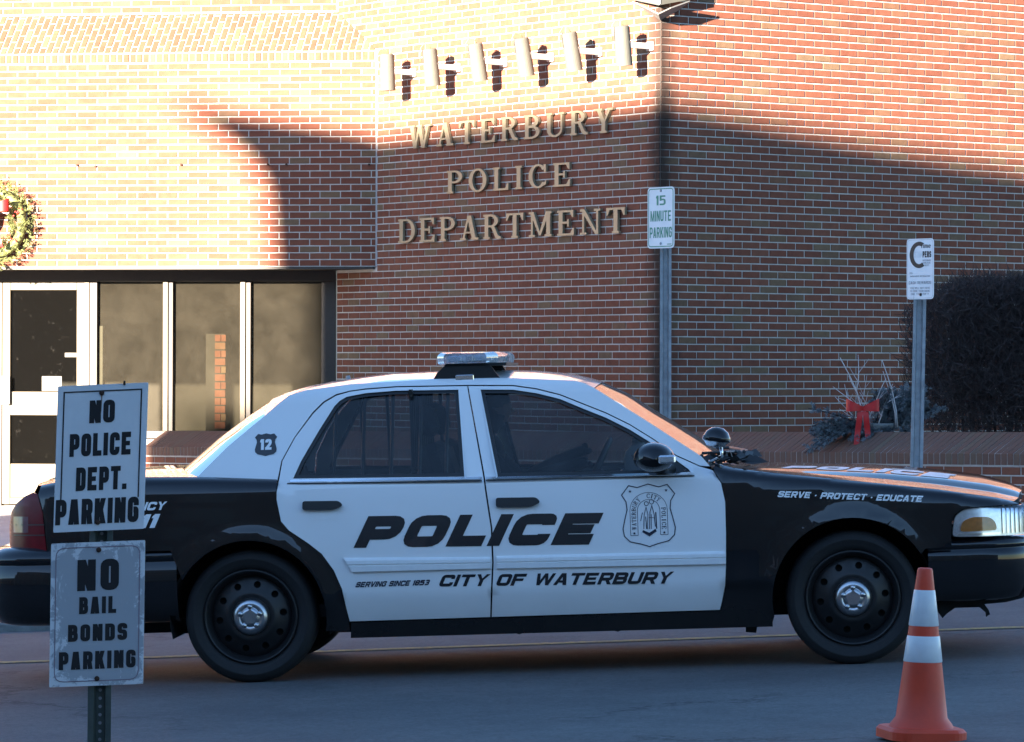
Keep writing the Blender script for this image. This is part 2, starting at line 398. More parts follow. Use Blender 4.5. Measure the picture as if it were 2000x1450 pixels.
# ------------------------------------------------------------------ lettering
def ribbon(pts, t, closed=False, r=0.0, n=5):
    P=[np.array(p,float) for p in pts]
    if r>0:
        out=[]
        N_=len(P)
        for i in range(N_):
            if not closed and i in (0,N_-1): out.append(P[i]); continue
            a=P[i-1]-P[i]; b=P[(i+1)%N_]-P[i]; la,lb=np.linalg.norm(a),np.linalg.norm(b); k=min(r,la*.49,lb*.49)
            A=P[i]+a/la*k; B=P[i]+b/lb*k
            for q in np.linspace(0,1,n): out.append((1-q)**2*A+2*q*(1-q)*P[i]+q*q*B)
        P=[out[0]]+[p for i,p in enumerate(out[1:],1) if np.linalg.norm(p-out[i-1])>1e-5]
    N_=len(P); L=[];Rr=[]
    for i in range(N_):
        p0=P[i-1] if (closed or i>0) else None; p1=P[(i+1)%N_] if (closed or i<N_-1) else None
        if p0 is None: d=(p1-P[i]); d/=np.linalg.norm(d); m=np.array([-d[1],d[0]]); k=1
        elif p1 is None: d=(P[i]-p0); d/=np.linalg.norm(d); m=np.array([-d[1],d[0]]); k=1
        else:
            a=P[i]-p0; a/=np.linalg.norm(a); b=p1-P[i]; b/=np.linalg.norm(b)
            na=np.array([-a[1],a[0]]); nb=np.array([-b[1],b[0]]); m=na+nb; m/=max(np.linalg.norm(m),1e-6); k=max(m@na,.3)
        L.append(P[i]+m*t/2/k); Rr.append(P[i]-m*t/2/k)
    return [[tuple(L[i]),tuple(L[(i+1)%N_]),tuple(Rr[(i+1)%N_]),tuple(Rr[i])] for i in range(N_ if closed else N_-1)]
def rect(x0,y0,x1,y1): return [(x0,y0),(x1,y0),(x1,y1),(x0,y1)]
def par(xb,xt,w,y0=0,y1=1): return [(xb-w/2,y0),(xb+w/2,y0),(xt+w/2,y1),(xt-w/2,y1)]
def sans(ch,w,t,rr):
    h=t/2; l,r,b,T=h,w-h,h,1-h; m=.5
    rb=lambda p,c=False,q=None: ribbon(p,t,c,rr if q is None else q)
    if ch=='I': return t,[rect(0,0,t,1)]
    if ch=='1': return t*1.35,[rect(t*.35,0,t*1.35,1),[(0,.70),(t*.36,.70),(t*.36,.9),(t*.9,1),(t*.35,1),(0,.84)]]
    if ch=='.': return t,[rect(0,0,t,t)]
    if ch=='*': return t*1.1,[[(t*.55+t*.5*math.cos(a),.46+t*.5*math.sin(a)) for a in np.linspace(0,2*math.pi,9)[:-1]]]
    if ch==' ': return w*.5,[]
    g=[]
    if ch=='A':
        k=t*1.05; g=[par(k/2,w/2-t*.12,k),par(w-k/2,w/2+t*.12,k),rect(w*.22,.20,w*.78,.20+t*.75)]
    elif ch=='B': g=rb([(l,b),(r,b),(r,m),(l,m)],True)+rb([(l,m),(r-t*.1,m),(r-t*.1,T),(l,T)],True)+[rect(0,0,t,1)]
    elif ch=='C': g=rb([(r,.64),(r,T),(l,T),(l,b),(r,b),(r,.36)])
    elif ch=='D': g=rb([(l,b),(r,b),(r,T),(l,T)],True)+[rect(0,0,t,1)]
    elif ch=='E': g=[rect(0,0,t,1),rect(0,0,w*.94,t),rect(0,1-t,w*.94,1),rect(0,m-t*.42,w*.85,m+t*.42)]
    elif ch=='F': g=[rect(0,0,t,1),rect(0,1-t,w*.94,1),rect(0,m-t*.45,w*.82,m+t*.4)]
    elif ch=='G': g=rb([(r,.66),(r,T),(l,T),(l,b),(r,b),(r,.5),(w*.52,.5)])
    elif ch=='H': g=[rect(0,0,t,1),rect(w-t,0,w,1),rect(0,m-h*.9,w,m+h*.9)]
    elif ch=='K': g=[rect(0,0,t,1),[(t*.55,.36),(t*1.5,.36),(w,1),(w-t*1.02,1)],[(t*.75,.60),(t*1.55,.70),(w*1.04,0),(w*1.04-t*1.08,0)]]
    elif ch=='L': g=[rect(0,0,t,1),rect(0,0,w*.88,t)]; w=w*.88
    elif ch=='M':
        W=w*1.25; g=[rect(0,0,t*.9,1),rect(W-t*.9,0,W,1),[(0,1),(t*.95,1),(W/2+t*.32,.0),(W/2-t*.32,.0)],[(W,1),(W-t*.95,1),(W/2-t*.32,0),(W/2+t*.32,0)]]; w=W
    elif ch=='N': g=[rect(0,0,t*.95,1),rect(w-t*.95,0,w,1),[(0,1),(t*1.0,1),(w,0),(w-t*1.0,0)]]
    elif ch=='O' or ch=='0': g=rb([(l,b),(r,b),(r,T),(l,T)],True)
    elif ch=='P': g=rb([(l,.42),(r,.42),(r,T),(l,T)],True)+[rect(0,0,t,1)]
    elif ch=='R': g=rb([(l,.44),(r,.44),(r,T),(l,T)],True)+[rect(0,0,t,1),[(w*.42,.46),(w*.42+t*1.02,.46),(w*1.02,0),(w*1.02-t*1.08,0)]]
    elif ch=='S': g=rb([(r,.68),(r,T),(l,T),(l,m),(r,m),(r,b),(l,b),(l,.32)])
    elif ch=='T': g=[rect(w/2-h,0,w/2+h,1),rect(0,1-t*.9,w,1)]
    elif ch=='U': g=rb([(l,1),(l,b),(r,b),(r,1)])
    elif ch=='V': k=t*1.05; g=[par(w/2-t*.1,k/2,k),par(w/2+t*.1,w-k/2,k)]
    elif ch=='W':
        W=w*1.4; k=t*.92; g=[par(W*.27,k/2,k),par(W*.27,W*.5,k*.9),par(W*.73,W*.5,k*.9),par(W*.73,W-k/2,k)]; w=W
    elif ch=='Y': g=[rect(w/2-h,0,w/2+h,.5),[(w/2-h,.5),(w/2+h,.5),(w/2+h,.42),(t*1.05,1),(0,1)],[(w/2-h,.42),(w/2+h,.5),(w,1),(w-t*1.05,1)]]
    elif ch=='2': g=rb([(l,.68),(l,T),(r,T),(r,.56),(l+h*.1,.16)],False)+[rect(0,0,w,t),[(0,t*.8),(t*1.1,t*.8),(t*1.1,.2),(0,.22)]]
    elif ch=='3': g=rb([(l,T),(r,T),(r,m),(w*.35,m)])+rb([(w*.35,m),(r,m),(r,b),(l,b)])
    elif ch=='5': g=[rect(0,1-t,w*.95,1),rect(0,.45,t,1)]+rb([(l,.58),(r,.58),(r,b),(0,b)])
    elif ch=='8': g=rb([(l,b),(r,b),(r,m),(l,m)],True)+rb([(l,m),(r,m),(r,T),(l,T)],True)
    elif ch=='9': g=rb([(l,.42),(r,.42),(r,T),(l,T)],True)+rb([(r,T-.2),(r,b),(l,b),(l,.25)])
    elif ch=='r': g=[rect(0,0,t,.7)]+ribbon([(h,.45),(h,.7-h),(w*.62,.7-h)],t); w=w*.62
    elif ch=='i': g=[rect(0,0,t,.7),rect(0,.8,t,1)]; w=t
    elif ch=='m': W=w*1.4; g=[rect(0,0,t,.7),rect(W/2-h,0,W/2+h,.66),rect(W-t,0,W,.66),rect(0,.7-t*.9,W-h*.5,.7)]; w=W
    elif ch=='e': g=ribbon([(l,.36),(r,.36),(r,.7-h),(l,.7-h),(l,h),(r,h)],t*.9,False,rr*.5)
    return w,g
def serif(ch):
    # wide roman with slab serifs, unit height
    S=.175; T_=.085; sf=.085; o=.065
    stem=lambda x,y0=0,y1=1,w=S:[rect(x,y0,x+w,y1)]
    foot=lambda x,w=S:[rect(x-o,0,x+w+o,sf)]
    head=lambda x,w=S:[rect(x-o,1-sf,x+w+o,1)]
    def bowl(x0,y0,y1,wd,thick=S):
        # D-shaped bowl springing from x0
        g=[];n=14; cy=(y0+y1)/2; ry=(y1-y0)/2
        for i in range(n):
            q=[]
            for k in (i,i+1):
                a=-math.pi/2+math.pi*k/n
                q.append(((x0+wd*.35+(wd*.65)*math.cos(a),cy+ry*math.sin(a)),(x0+wd*.35+(wd*.65-thick)*math.cos(a),cy+(ry-T_)*math.sin(a))))
            g.append([q[0][0],q[1][0],q[1][1],q[0][1]])
        g.append(rect(x0,y0,x0+wd*.36,y0+T_)); g.append(rect(x0,y1-T_,x0+wd*.36,y1)); return g
    def ring(wd,a0=0,a1=2*math.pi,n=26):
        g=[]
        for i in range(n):
            q=[]
            for k in (i,i+1):
                a=a0+(a1-a0)*k/n
                q.append(((wd/2+wd/2*math.cos(a),.5+.515*math.sin(a)),(wd/2+(wd/2-S)*math.cos(a),.5+(.515-T_)*math.sin(a))))
            g.append([q[0][0],q[1][0],q[1][1],q[0][1]])
        return g
    if ch=='I': return S+2*o,stem(o)+foot(o)+head(o)
    if ch=='L': return .72,stem(o)+foot(o)+head(o)+[rect(o,0,.70,T_),[(.70,0),(.72,.30),(.66,.30),(.56,T_-.01),(.56,0)]]
    if ch=='E': return .76,stem(o)+head(o)+foot(o)+[rect(o,0,.72,T_),rect(o,1-T_,.70,1),rect(o,.47,.5,.47+T_),rect(.45,.36,.52,.65),[(.74,0),(.76,.29),(.70,.29),(.58,T_-.01),(.58,0)],[(.72,1),(.72,.72),(.665,.72),(.56,1-T_+.01),(.56,1)]]
    if ch=='T': return .80,stem(.40-S/2)+foot(.40-S/2)+[rect(.02,1-T_,.78,1),[(.0,1),(.0,.70),(.055,.70),(.15,1-T_),(.15,1)],[(.80,1),(.80,.70),(.745,.70),(.65,1-T_),(.65,1)]]
    if ch=='P': return .74,stem(o)+foot(o)+head(o)+bowl(o+S*.5,.44,1,.74-o-S*.5)
    if ch=='R': return .84,stem(o)+foot(o)+head(o)+bowl(o+S*.5,.47,1,.70-o-S*.5)+[[(.36,.50),(.52,.50),(.72,.10),(.58,.04)],[(.58,.04),(.66,0),(.84,0),(.84,.07),(.70,.14)]]
    if ch=='B': return .78,stem(o)+foot(o)+head(o)+bowl(o+S*.5,.0,.54,.78-o-S*.5)+bowl(o+S*.5,.47,1,.72-o-S*.5)
    if ch=='D': return .84,stem(o)+foot(o)+head(o)+bowl(o+S*.5,0,1,.84-o-S*.5)
    if ch=='O': return .84,ring(.84)
    if ch=='C': return .80,ring(.84,.62,2*math.pi-.62)+[[(.66,.99),(.78,.99),(.78,.66),(.70,.66)],[(.70,.20),(.76,.30),(.80,.30),(.78,.16),(.72,.08)]]
    if ch=='U':
        g=stem(o,.28,1)+head(o)+stem(.72,.28,1,T_)+[rect(.62,1-sf,.88,1)]; n=12
        for i in range(n):
            q=[]
            for k in (i,i+1):
                a=math.pi+math.pi*k/n; cx=(o+.72+T_)/2; wd=(.72+T_-o)/2
                ti=S+(T_-S)*k/n
                q.append(((cx+wd*math.cos(a),.30+.315*math.sin(a)),(cx+(wd-ti)*math.cos(a),.30+(.315-.09)*math.sin(a))))
            g.append([q[0][0],q[1][0],q[1][1],q[0][1]])
        return .88,g
    if ch=='A': return .90,[par(.17,.43,T_+.01),par(.70,.45,S+.02),rect(.22,.27,.62,.27+T_*.8),rect(.02,0,.30,sf),rect(.54,0,.90,sf)]
    if ch=='Y': return .88,[rect(.44-S/2,0,.44+S/2,.46),[(.365,.38),(.515,.46),(.29,.98),(.11,.98)],[(.42,.40),(.515,.44),(.78,.98),(.68,.98)],rect(.0,1-sf,.38,1),rect(.60,1-sf,.88,1)]+foot(.44-S/2)
    if ch=='W': return 1.18,[par(.36,.17,S+.01),par(.37,.58,T_+.01),par(.80,.58,S+.01),par(.82,1.04,T_+.01),rect(0,1-sf,.33,1),rect(.92,1-sf,1.18,1),rect(.44,1-sf,.72,1)]
    if ch=='M': return 1.08,[rect(.12,0,.12+T_,1),rect(.82,0,.82+S,1),[(.06,1),(.24,1),(.57,.06),(.49,.06)],[(.97,1),(.80,1),(.47,.06),(.57,.06)],rect(.02,0,.30,sf),rect(.74,0,1.06,sf),rect(.02,1-sf,.2,1),rect(.86,1-sf,1.06,1)]
    if ch=='N': return .94,[rect(.12,0,.12+T_,1),rect(.74,0,.74+T_,1),[(.04,1),(.22,1),(.82,0),(.70,0)],rect(.02,0,.30,sf),rect(.64,1-sf,.92,1),rect(.02,1-sf,.2,1)]
    return .4,[]
FONTS={'wide':(1.08,.335,.20),'widethin':(.95,.255,.16),'impact':(.52,.235,.12),'narrow':(.52,.165,.16),'micro':(.6,.16,.12)}
def text_glyphs(s, font, height, width=None, shear=0, gap=None, cx=0, base=0, align='c'):
    """-> list of (char, polys) in metres; x centred/left at cx, baseline at base"""
    gl=[];x=0
    for ch in s:
        if font=='serif': w,g=serif(ch); gp=.12 if gap is None else gap
        else: W_,t,rr=FONTS[font]; w,g=sans(ch,W_,t,rr); gp=(.10 if font!='wide' else .14) if gap is None else gap
        gl.append((ch,x,g)); x+=w+gp
    tot=x-gp; kx=height if width is None else width/tot
    x0={'c':cx-tot*kx/2,'l':cx,'r':cx-tot*kx}[align]
    return [(ch,[[(x0+(px+q)*kx+shear*py*height,base+py*height) for q,py in p] for p in g]) for ch,px,g in gl if g]
def flat_text(name, glyphs, fn, mat, parent, extra=None):
    """one mesh of flat letters; fn maps (a,b)->world or thing-local point"""
    V=[];F=[]
    for ch,polys in glyphs:
        ex=[]
        if extra:
            A=np.array([q for p in polys for q in p]); lo,hi=A.min(0),A.max(0)
            ex=[(a,b_) for a in np.arange(lo[0]+extra,hi[0],extra) for b_ in np.arange(lo[1]+extra,hi[1],extra)]
        v,t=cdt(polys,(),ex)
        b=len(V); V+=[fn(*p) for p in v]; F+=[tuple(i+b for i in q) for q in t]
    return mesh_ob(name,V,F,mat,parent)
def solid_letter(name, polys, fn, depth, mat, parent, world=True):
    """fn(a,b,d) -> point, d = distance proud of the wall"""
    v,t=cdt(polys); n=len(v)
    bv=min(.005,depth*.3)
    V=[fn(a,b,depth) for a,b in v]; F=[q for q in t]
    for i,j in bedges(t):
        b=len(V); V+=[fn(*v[i],depth),fn(*v[j],depth),fn(*v[j],.004),fn(*v[i],.004)]; F.append((b+1,b,b+3,b+2))
    return mesh_ob(name,V,F,mat,parent,world=world)
# ------------------------------------------------------------------ ground
def road_z(x): 
    x=max(-14,min(14,x)); return .0234+.0377*x
def pave_z(x,y): return road_z(x)+.05+.2*max(0,min(1,(y-22.9)/15.6))
def sheet(name,xs,ys,fz,mat,kind='structure'):
    V=[(x,y,fz(x,y)) for y in ys for x in xs]; n=len(xs)
    F=[(j*n+i,j*n+i+1,(j+1)*n+i+1,(j+1)*n+i) for j in range(len(ys)-1) for i in range(n-1)]
    return mesh_ob(name,V,F,mat,kind=kind)
XS=[-1500,-300,-80,-40,-14]+[i for i in range(-13,14)]+[14,40,80,300,1500]
KERB_Y=22.85
sheet('road',XS,[-1500,-300,-100,-30,0,5,10,15,20,KERB_Y],lambda x,y:road_z(x),MT['asphalt'])
sheet('pavement',XS,[KERB_Y+.15,23.5,25,28,31,34,38.5,45,80,300,1500],pave_z,MT['concrete'])
# kerb stones, butt-jointed
kb=MB()
for i in range(-9,10):
    x0,x1=i*1.83+.006,(i+1)*1.83-.006
    vs=[(x,KERB_Y+d,road_z(x)+h) for x in (x0,x1) for d,h in ((0,-.02),(0,.042),(.012,.054),(.15,.054),(.15,-.02))]
    kb.add(vs,[(0,1,6,5),(1,2,7,6),(2,3,8,7),(3,4,9,8),(0,4,3,2,1),(5,6,7,8,9)])
kb.build('kerb',MT['kerb'],kind='structure')
mk=MB(); mk.grid(lambda u,v:(-60+120*u,20.22+.12*v,road_z(-60+120*u)+.004),60,1); mk.build('road_line',MT['yellow'],kind='structure')

# ------------------------------------------------------------------ the police station
def V2(x,y): return Vector((x,y,0))
def direc(d): return Vector((math.cos(R(d)),-math.sin(R(d)),0))
tA,tB,tC=direc(9.5),direc(54.5),direc(-35.5)
def nrm(t): return Vector((t.y,-t.x,0))            # outward, towards the street
PAB,PBC,PS=V2(-1.359,38.056),V2(1.336,34.276),V2(-1.792,38.66)
LB=(PBC-PS).length
Z=Vector((0,0,1))
def wf(P,t):
    n=nrm(t)
    return lambda a,z,d=0.0: P+t*a+n*d+Z*z
fA,fS,fB,fC=wf(PAB,tA),wf(PS,tA),wf(PS,tB),wf(PBC,tC)
station=thing('police_station','brick police headquarters with projecting brick fascia, angled corner and glass entrance','building',(0,38,.1))
HT=7.2
def slab(name,f,a0,a1,z0,z1,d0,d1,mat,parent,world=True):
    mb=MB(); vs=[f(a,z,d) for z in (z0,z1) for d in (d0,d1) for a in (a0,a1)]
    mb.add(vs,[(0,2,3,1),(4,5,7,6),(0,1,5,4),(2,6,7,3),(0,4,6,2),(1,3,7,5)])
    return mb.build(name,mat,parent,world=world)
wall_B=slab('angled_wall',fB,.0,LB,-.2,HT,-.3,0,MT['mortar'],station)
wall_C=slab('corner_wall',fC,0,6.2,-.2,HT,-.3,-.0005,MT['mortar'],station)
fascia=slab('fascia',fA,-6.5,-.006,2.53,4.697,-.5,0,MT['mortar'],station)
upper=slab('parapet_wall',fS,-6.5,-.001,4.4,HT,-.3,0,MT['mortar'],station)
# sloped shelf above the fascia
shelf=MB(); shelf.add([fA(-6.5,4.697,-.0005),fA(-.006,4.697,-.0005),fA(-.54,5.143,-.5235),fA(-6.5,5.143,-.5235)],[(0,1,2,3)])
shelf=shelf.build('sloped_shelf',MT['mortar'],station,world=True)
slab('lintel',fA,-6.5,-.03,2.505,2.530,-.54,.004,MT['bronze'],station)
slab('caulk_joint',fA,-.014,.010,2.53,4.70,-.02,.012,MT['bracket'],station)
# flank and rear of the building, beyond the picture
def uvwall(name,f,a0,a1,z0,z1,parent):
    me=bpy.data.meshes.new(name); L=wloc(parent)
    me.from_pydata([tuple(f(a,z,.002)-L) for a,z in ((a0,z0),(a1,z0),(a1,z1),(a0,z1))],[],[(0,1,2,3)]); uv=me.uv_layers.new()
    for i,(a,z) in enumerate(((a0,z0),(a1,z0),(a1,z1),(a0,z1))): uv.data[i].uv=(a-a0,z+.4)
    me.materials.append(MT['brickwork']); o=link(bpy.data.objects.new(name,me)); o.parent=parent; return o
fCf=wf(PBC+tC*6.2,tC); uvwall('flank_wall',fCf,0,22,-.3,HT,station)
fAf=wf(PAB-tA*6.5,tA); uvwall('flank_wall',fAf,-16,0,2.53,HT,station); uvwall('flank_wall',wf(PS-tA*6.5,tA),-16,0,-.3,2.6,station)
# --- bricks
BL,BH=.212,.0677
def brick_mesh(L,H,D=.006,ch=.004,back=.012):
    x,z=L/2,H/2
    V=[(-x,back,-z),(x,back,-z),(x,back,z),(-x,back,z),(-x,-D+ch,-z),(x,-D+ch,-z),(x,-D+ch,z),(-x,-D+ch,z),(-x+ch,-D,-z+ch),(x-ch,-D,-z+ch),(x-ch,-D,z-ch),(-x+ch,-D,z-ch)]
    F=[(8,9,10,11),(4,5,9,8),(5,6,10,9),(6,7,11,10),(7,4,8,11),(0,1,5,4),(1,2,6,5),(2,3,7,6),(3,0,4,7)]
    return V,F
BR=[]     # (wallkey, a, z, L, H)
def rows(key,a0,a1,z0,n,pitch,bl,skip=None,ends=True):
    for r in range(n):
        z=z0+(r+.5)*pitch; a=a0-(bl/2 if r%2 else 0)
        while a<a1:
            l,rr=max(a,a0),min(a+bl,a1)
            if rr-l>.03:
                c=(l+rr)/2; L=rr-l-.0105
                if l>a0+1e-6 or True:
                    if not(skip and skip(c,z)): BR.append((key,c,z,L,pitch-.0105))
            a+=bl
rows('A',-6.49,-.012,2.533,30,.0687,.2108)
rows('B',.01,LB,.0426+1*BH,104,BH,BL,skip=lambda a,z:(a<.71 and 2.50<z<4.68) or (z>=4.68 and z<5.16 and a<.74-.74*(z-4.66)/.47-.05))
rows('C',0.0,6.19,.0426+1*BH,104,BH,BL)
rows('U',-6.49,-.008,5.155,29,.0687,.2108)
FR={'A':(fA,tA,fascia),'B':(fB,tB,wall_B),'C':(fC,tC,wall_C),'U':(fS,tA,upper)}
def proj(P):
    return 1000+7400*P.x/P.y, 722-7400*(P.z-CAMZ)/P.y, 7400/P.y
scored=[]
for i,(k,a,z,L,H) in enumerate(BR):
    f,t,_=FR[k]; P=f(a,z,0); px,py,s=proj(P)
    e0=proj(f(a-L/2,z,0))[0]; e1=proj(f(a+L/2,z,0))[0]
    hid=(px<25 or px>1975 or py<10 or py>700) or (px<100 and 330<py) or (1265<px<1335 and py>355) or (1770<px and py>455)
    scored.append((-(e1-e0)*H*s if not hid else 0,i))
scored.sort(); single=set(i for _,i in scored[:300])
cache={}; rb_v=[];rb_f=[];rb_r=[]
for i,(k,a,z,L,H) in enumerate(BR):
    f,t,par_=FR[k]; n=nrm(t); j=random.uniform(-.0015,.0015); rz=random.gauss(0,.004)
    M=Matrix(((t.x,-n.x,0),(t.y,-n.y,0),(0,0,1)))
    if i in single:
        key=(round(L,3),round(H,3))
        if key not in cache:
            me=bpy.data.meshes.new('brick'); v,fc=brick_mesh(*key); me.from_pydata(v,[],fc); me.update(); me.materials.append(MT['brick_o']); cache[key]=me
        o=link(bpy.data.objects.new('brick',cache[key])); o.parent=par_
        o.location=f(a,z,j)-wloc(par_); o.rotation_euler=(M.to_4x4()@Matrix.Rotation(rz,4,'Y')).to_euler()
    else:
        v,fc=brick_mesh(L,H); b=len(rb_v); M4=M@Matrix.Rotation(rz,3,'Y'); O=f(a,z,j)
        rb_v+=[tuple(M4@Vector(q)+O) for q in v]; rb_f+=[tuple(q+b for q in w) for w in fc]; rb_r+=[random.random()]*len(fc)
# shelf: rowlock course and raking bricks
sv=(-nrm(tA)*.5235+Z*.446); sl=sv.length; sd=sv.normalized(); sn=tA.cross(sd).normalized()
def addbrick(O,M3,L,H):
    v,fc=brick_mesh(L,H); b=len(rb_v); rb_v.extend(tuple(M3@Vector(q)+O) for q in v); rb_f.extend(tuple(q+b for q in w) for w in fc); rb_r.extend([random.random()]*len(fc))
def basis(x,y,z): return Matrix(((x.x,y.x,z.x),(x.y,y.y,z.y),(x.z,y.z,z.z)))
a=-6.45;c_=0
MA=basis(tA,-nrm(tA),Z); MS=basis(tA,-sn,sd)
while a<-.04:
    addbrick(fA(a,4.648,random.uniform(.0,.004)),MA,.058,.086)
    s0=.012-(.105 if c_%2 else 0)
    while s0<sl:
        lo,hi=max(s0,.006),min(s0+.2,sl-.004)
        if hi-lo>.03:
            m=(lo+hi)/2; dep=.5235*hi/sl
            if a-.02<-.5235*lo/sl: addbrick(fA(a,4.697,0)+sd*m+sn*random.uniform(-.001,.002),MS,.058,hi-lo-.004)
        s0+=.21
    a+=.0687; c_+=1
o=mesh_ob('brickwork',rb_v,rb_f,MT['brick_s'],station,world=True,kind='stuff')
at=o.data.attributes.new('rnd','FLOAT','FACE'); at.data.foreach_set('value',rb_r)
# small iron fixings left in the fascia
for q,(a,z) in enumerate([(-3.115,3.566),(-2.921,3.555),(-2.026,3.565),(-1.122,3.56),(-.932,3.559),(-.08,3.553)]):
    mb=MB(); mb.lathe([(.0,.028),(.011,.028),(.011,0)],8,Matrix.Translation(fA(a,z,.0))@basis(tA,Z,nrm(tA)).to_4x4()); mb.build('iron_peg',MT['rust'],station,world=True)
# --- entrance glazing (recessed below the fascia)
def fbar(name,a0,a1,z0,z1,d0,d1,mat,parent=station):
    mb=MB(); M=Matrix.Translation(PS)@basis(tA,-nrm(tA),Z).to_4x4(); mb.bbox(a0,a1,-d1,-d0,z0,z1,.004,M); return mb.build(name,mat,parent,world=True)
fbar('header_frame',-6.4,-.004,2.395,2.505,-.10,.01,MT['bronze'])
for a0,a1 in ((-2.604,-2.523),(-1.767,-1.718),(-.951,-.898),(-.158,-.006),(-3.64,-3.54),(-4.42,-4.36),(-5.2,-5.14)):
    fbar('mullion',a0,a1,.05,2.395,-.10,.002,MT['bronze'])
for a0,a1 in ((-1.820,-1.767),(-1.006,-.951)):
    fbar('mullion_cover',a0,a1,.80,2.392,-.09,.02,MT['cream'])
fbar('window_sill',-2.523,-.006,.78,.86,-.12,.03,MT['bronze'])
slab('spandrel',fS,-2.523,-.006,-.1,.78,-.3,-.02,MT['mortar'],station)
def pane(name,a0,a1,z0,z1,d,mat,parent):
    mb=MB(); vs=[fS(a,z,q) for q in (d,d-.008) for a,z in ((a0,z0),(a1,z0),(a1,z1),(a0,z1))]; mb.add(vs,[(0,1,2,3)]); return mb.build(name,mat,parent,world=True)
for a0,a1 in ((-2.523,-1.820),(-1.718,-1.006),(-.898,-.158),(-4.36,-3.64),(-5.14,-4.42)):
    pane('window_pane',a0,a1,.86,2.395,-.045,MT['dusty'],station)
pane('window_pane',-4.36,-3.64,.1,.86,-.045,MT['dusty'],station); pane('window_pane',-5.14,-4.42,.1,.86,-.045,MT['dusty'],station)
# door leaf
door=fbar('door',-3.536,-3.452,.09,2.386,-.055,.0,MT['cream'])
for nm,a0,a1,z0,z1 in (('stile',-2.741,-2.659,.09,2.386),('top_rail',-3.452,-2.741,2.306,2.386),('lock_rail',-3.452,-2.741,1.012,1.256),('bottom_rail',-3.452,-2.741,.09,.16),('kick_panel',-3.452,-2.741,.16,.510)):
    fbar(nm,a0,a1,z0,z1,-.055,0 if nm!='kick_panel' else -.012,MT['cream'],door)
fbar('door_jamb',-2.659,-2.604,.09,2.395,-.08,.012,MT['cream'],door)
pane('door_pane',-3.452,-2.741,1.256,2.306,-.03,MT['doorglass'],door); pane('door_pane',-3.452,-2.741,.510,1.012,-.03,MT['doorglass'],door)
fbar('pull_plate',-3.55,-3.446,1.124,1.415,.012,.045,MT['bracket'],door)
fbar('notice',-3.12,-2.905,1.262,1.417,-.028,-.024,MT['sticker'],door); fbar('sticker',-2.875,-2.745,1.613,1.660,-.028,-.024,MT['sticker'],door)
flat_text('sticker_text',text_glyphs('IID',"micro",.026,.075,cx=-2.835,base=1.625),lambda a,z:fS(a,z,-.0225)-wloc(door),MT['ink'],door)
# lobby behind the glass
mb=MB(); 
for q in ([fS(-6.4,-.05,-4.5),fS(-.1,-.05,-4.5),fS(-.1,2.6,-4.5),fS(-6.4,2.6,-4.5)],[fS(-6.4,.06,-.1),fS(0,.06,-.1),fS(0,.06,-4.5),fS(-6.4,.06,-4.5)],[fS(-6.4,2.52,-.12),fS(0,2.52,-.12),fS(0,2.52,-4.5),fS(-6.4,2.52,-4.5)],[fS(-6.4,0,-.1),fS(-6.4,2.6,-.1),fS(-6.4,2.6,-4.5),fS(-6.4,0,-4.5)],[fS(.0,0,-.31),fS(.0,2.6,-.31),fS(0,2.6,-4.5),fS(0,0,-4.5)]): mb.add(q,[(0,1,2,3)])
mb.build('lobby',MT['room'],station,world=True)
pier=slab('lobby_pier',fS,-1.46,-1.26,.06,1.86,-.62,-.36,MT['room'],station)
# brick return of the pier: real bricks
for r in range(12):
    for q in range(2):
        z=.88+r*.082; off=.0 if r%2 else .05
        a0,a1=(-1.36,-1.30+off) if q==0 else (-1.293+off,-1.245)
        if a1-a0<.02: continue
        slab('brick',fS,a0,a1,z,z+.068,-.365,-.345,MT['brick_o'],pier)
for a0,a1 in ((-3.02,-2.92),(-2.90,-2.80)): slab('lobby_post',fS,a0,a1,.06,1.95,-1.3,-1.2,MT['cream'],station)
slab('soffit',fA,-6.5,-.02,2.531,2.535,-.56,-.004,MT['room'],station)
# roof slab so that sky light stays out of the lobby
mb=MB(); rp=[fS(-22,0,0),fS(0,0,0),PBC,fC(28,0,0),fC(28,0,0)+Vector((-8,25,0)),fS(-22,0,-25)]
mb.add([p+Z*HT for p in rp],[(0,1,2,3,4,5)]); mb.build('roof',MT['kerb'],station,world=True)

# ------------------------------------------------------------------ metal lettering on the angled wall
offB=.7432
for line,base,hgt,a0,a1 in (('WATERBURY',3.682,.226,.624,3.985),('POLICE',3.213,.222,1.297,3.330),('DEPARTMENT',2.752,.236,.448,4.170)):
    st=thing('wall_lettering',{'WATERBURY':'upper row of raised metal letters on the brick wall reading WATERBURY','POLICE':'middle row of raised metal letters on the brick wall reading POLICE','DEPARTMENT':'lowest row of raised metal letters on the brick wall reading DEPARTMENT'}[line],'lettering',tuple(fB(offB+(a0+a1)/2,base,0)),'raised letters on the angled wall')
    for ch,polys in text_glyphs(line,'serif',hgt,a1-a0,gap=.30 if line!='DEPARTMENT' else .24,cx=offB+(a0+a1)/2,base=base):
        solid_letter('letter_'+ch.lower(),polys,lambda a,z,d:fB(a,z,d+.012),.032,MT['letter'],st)

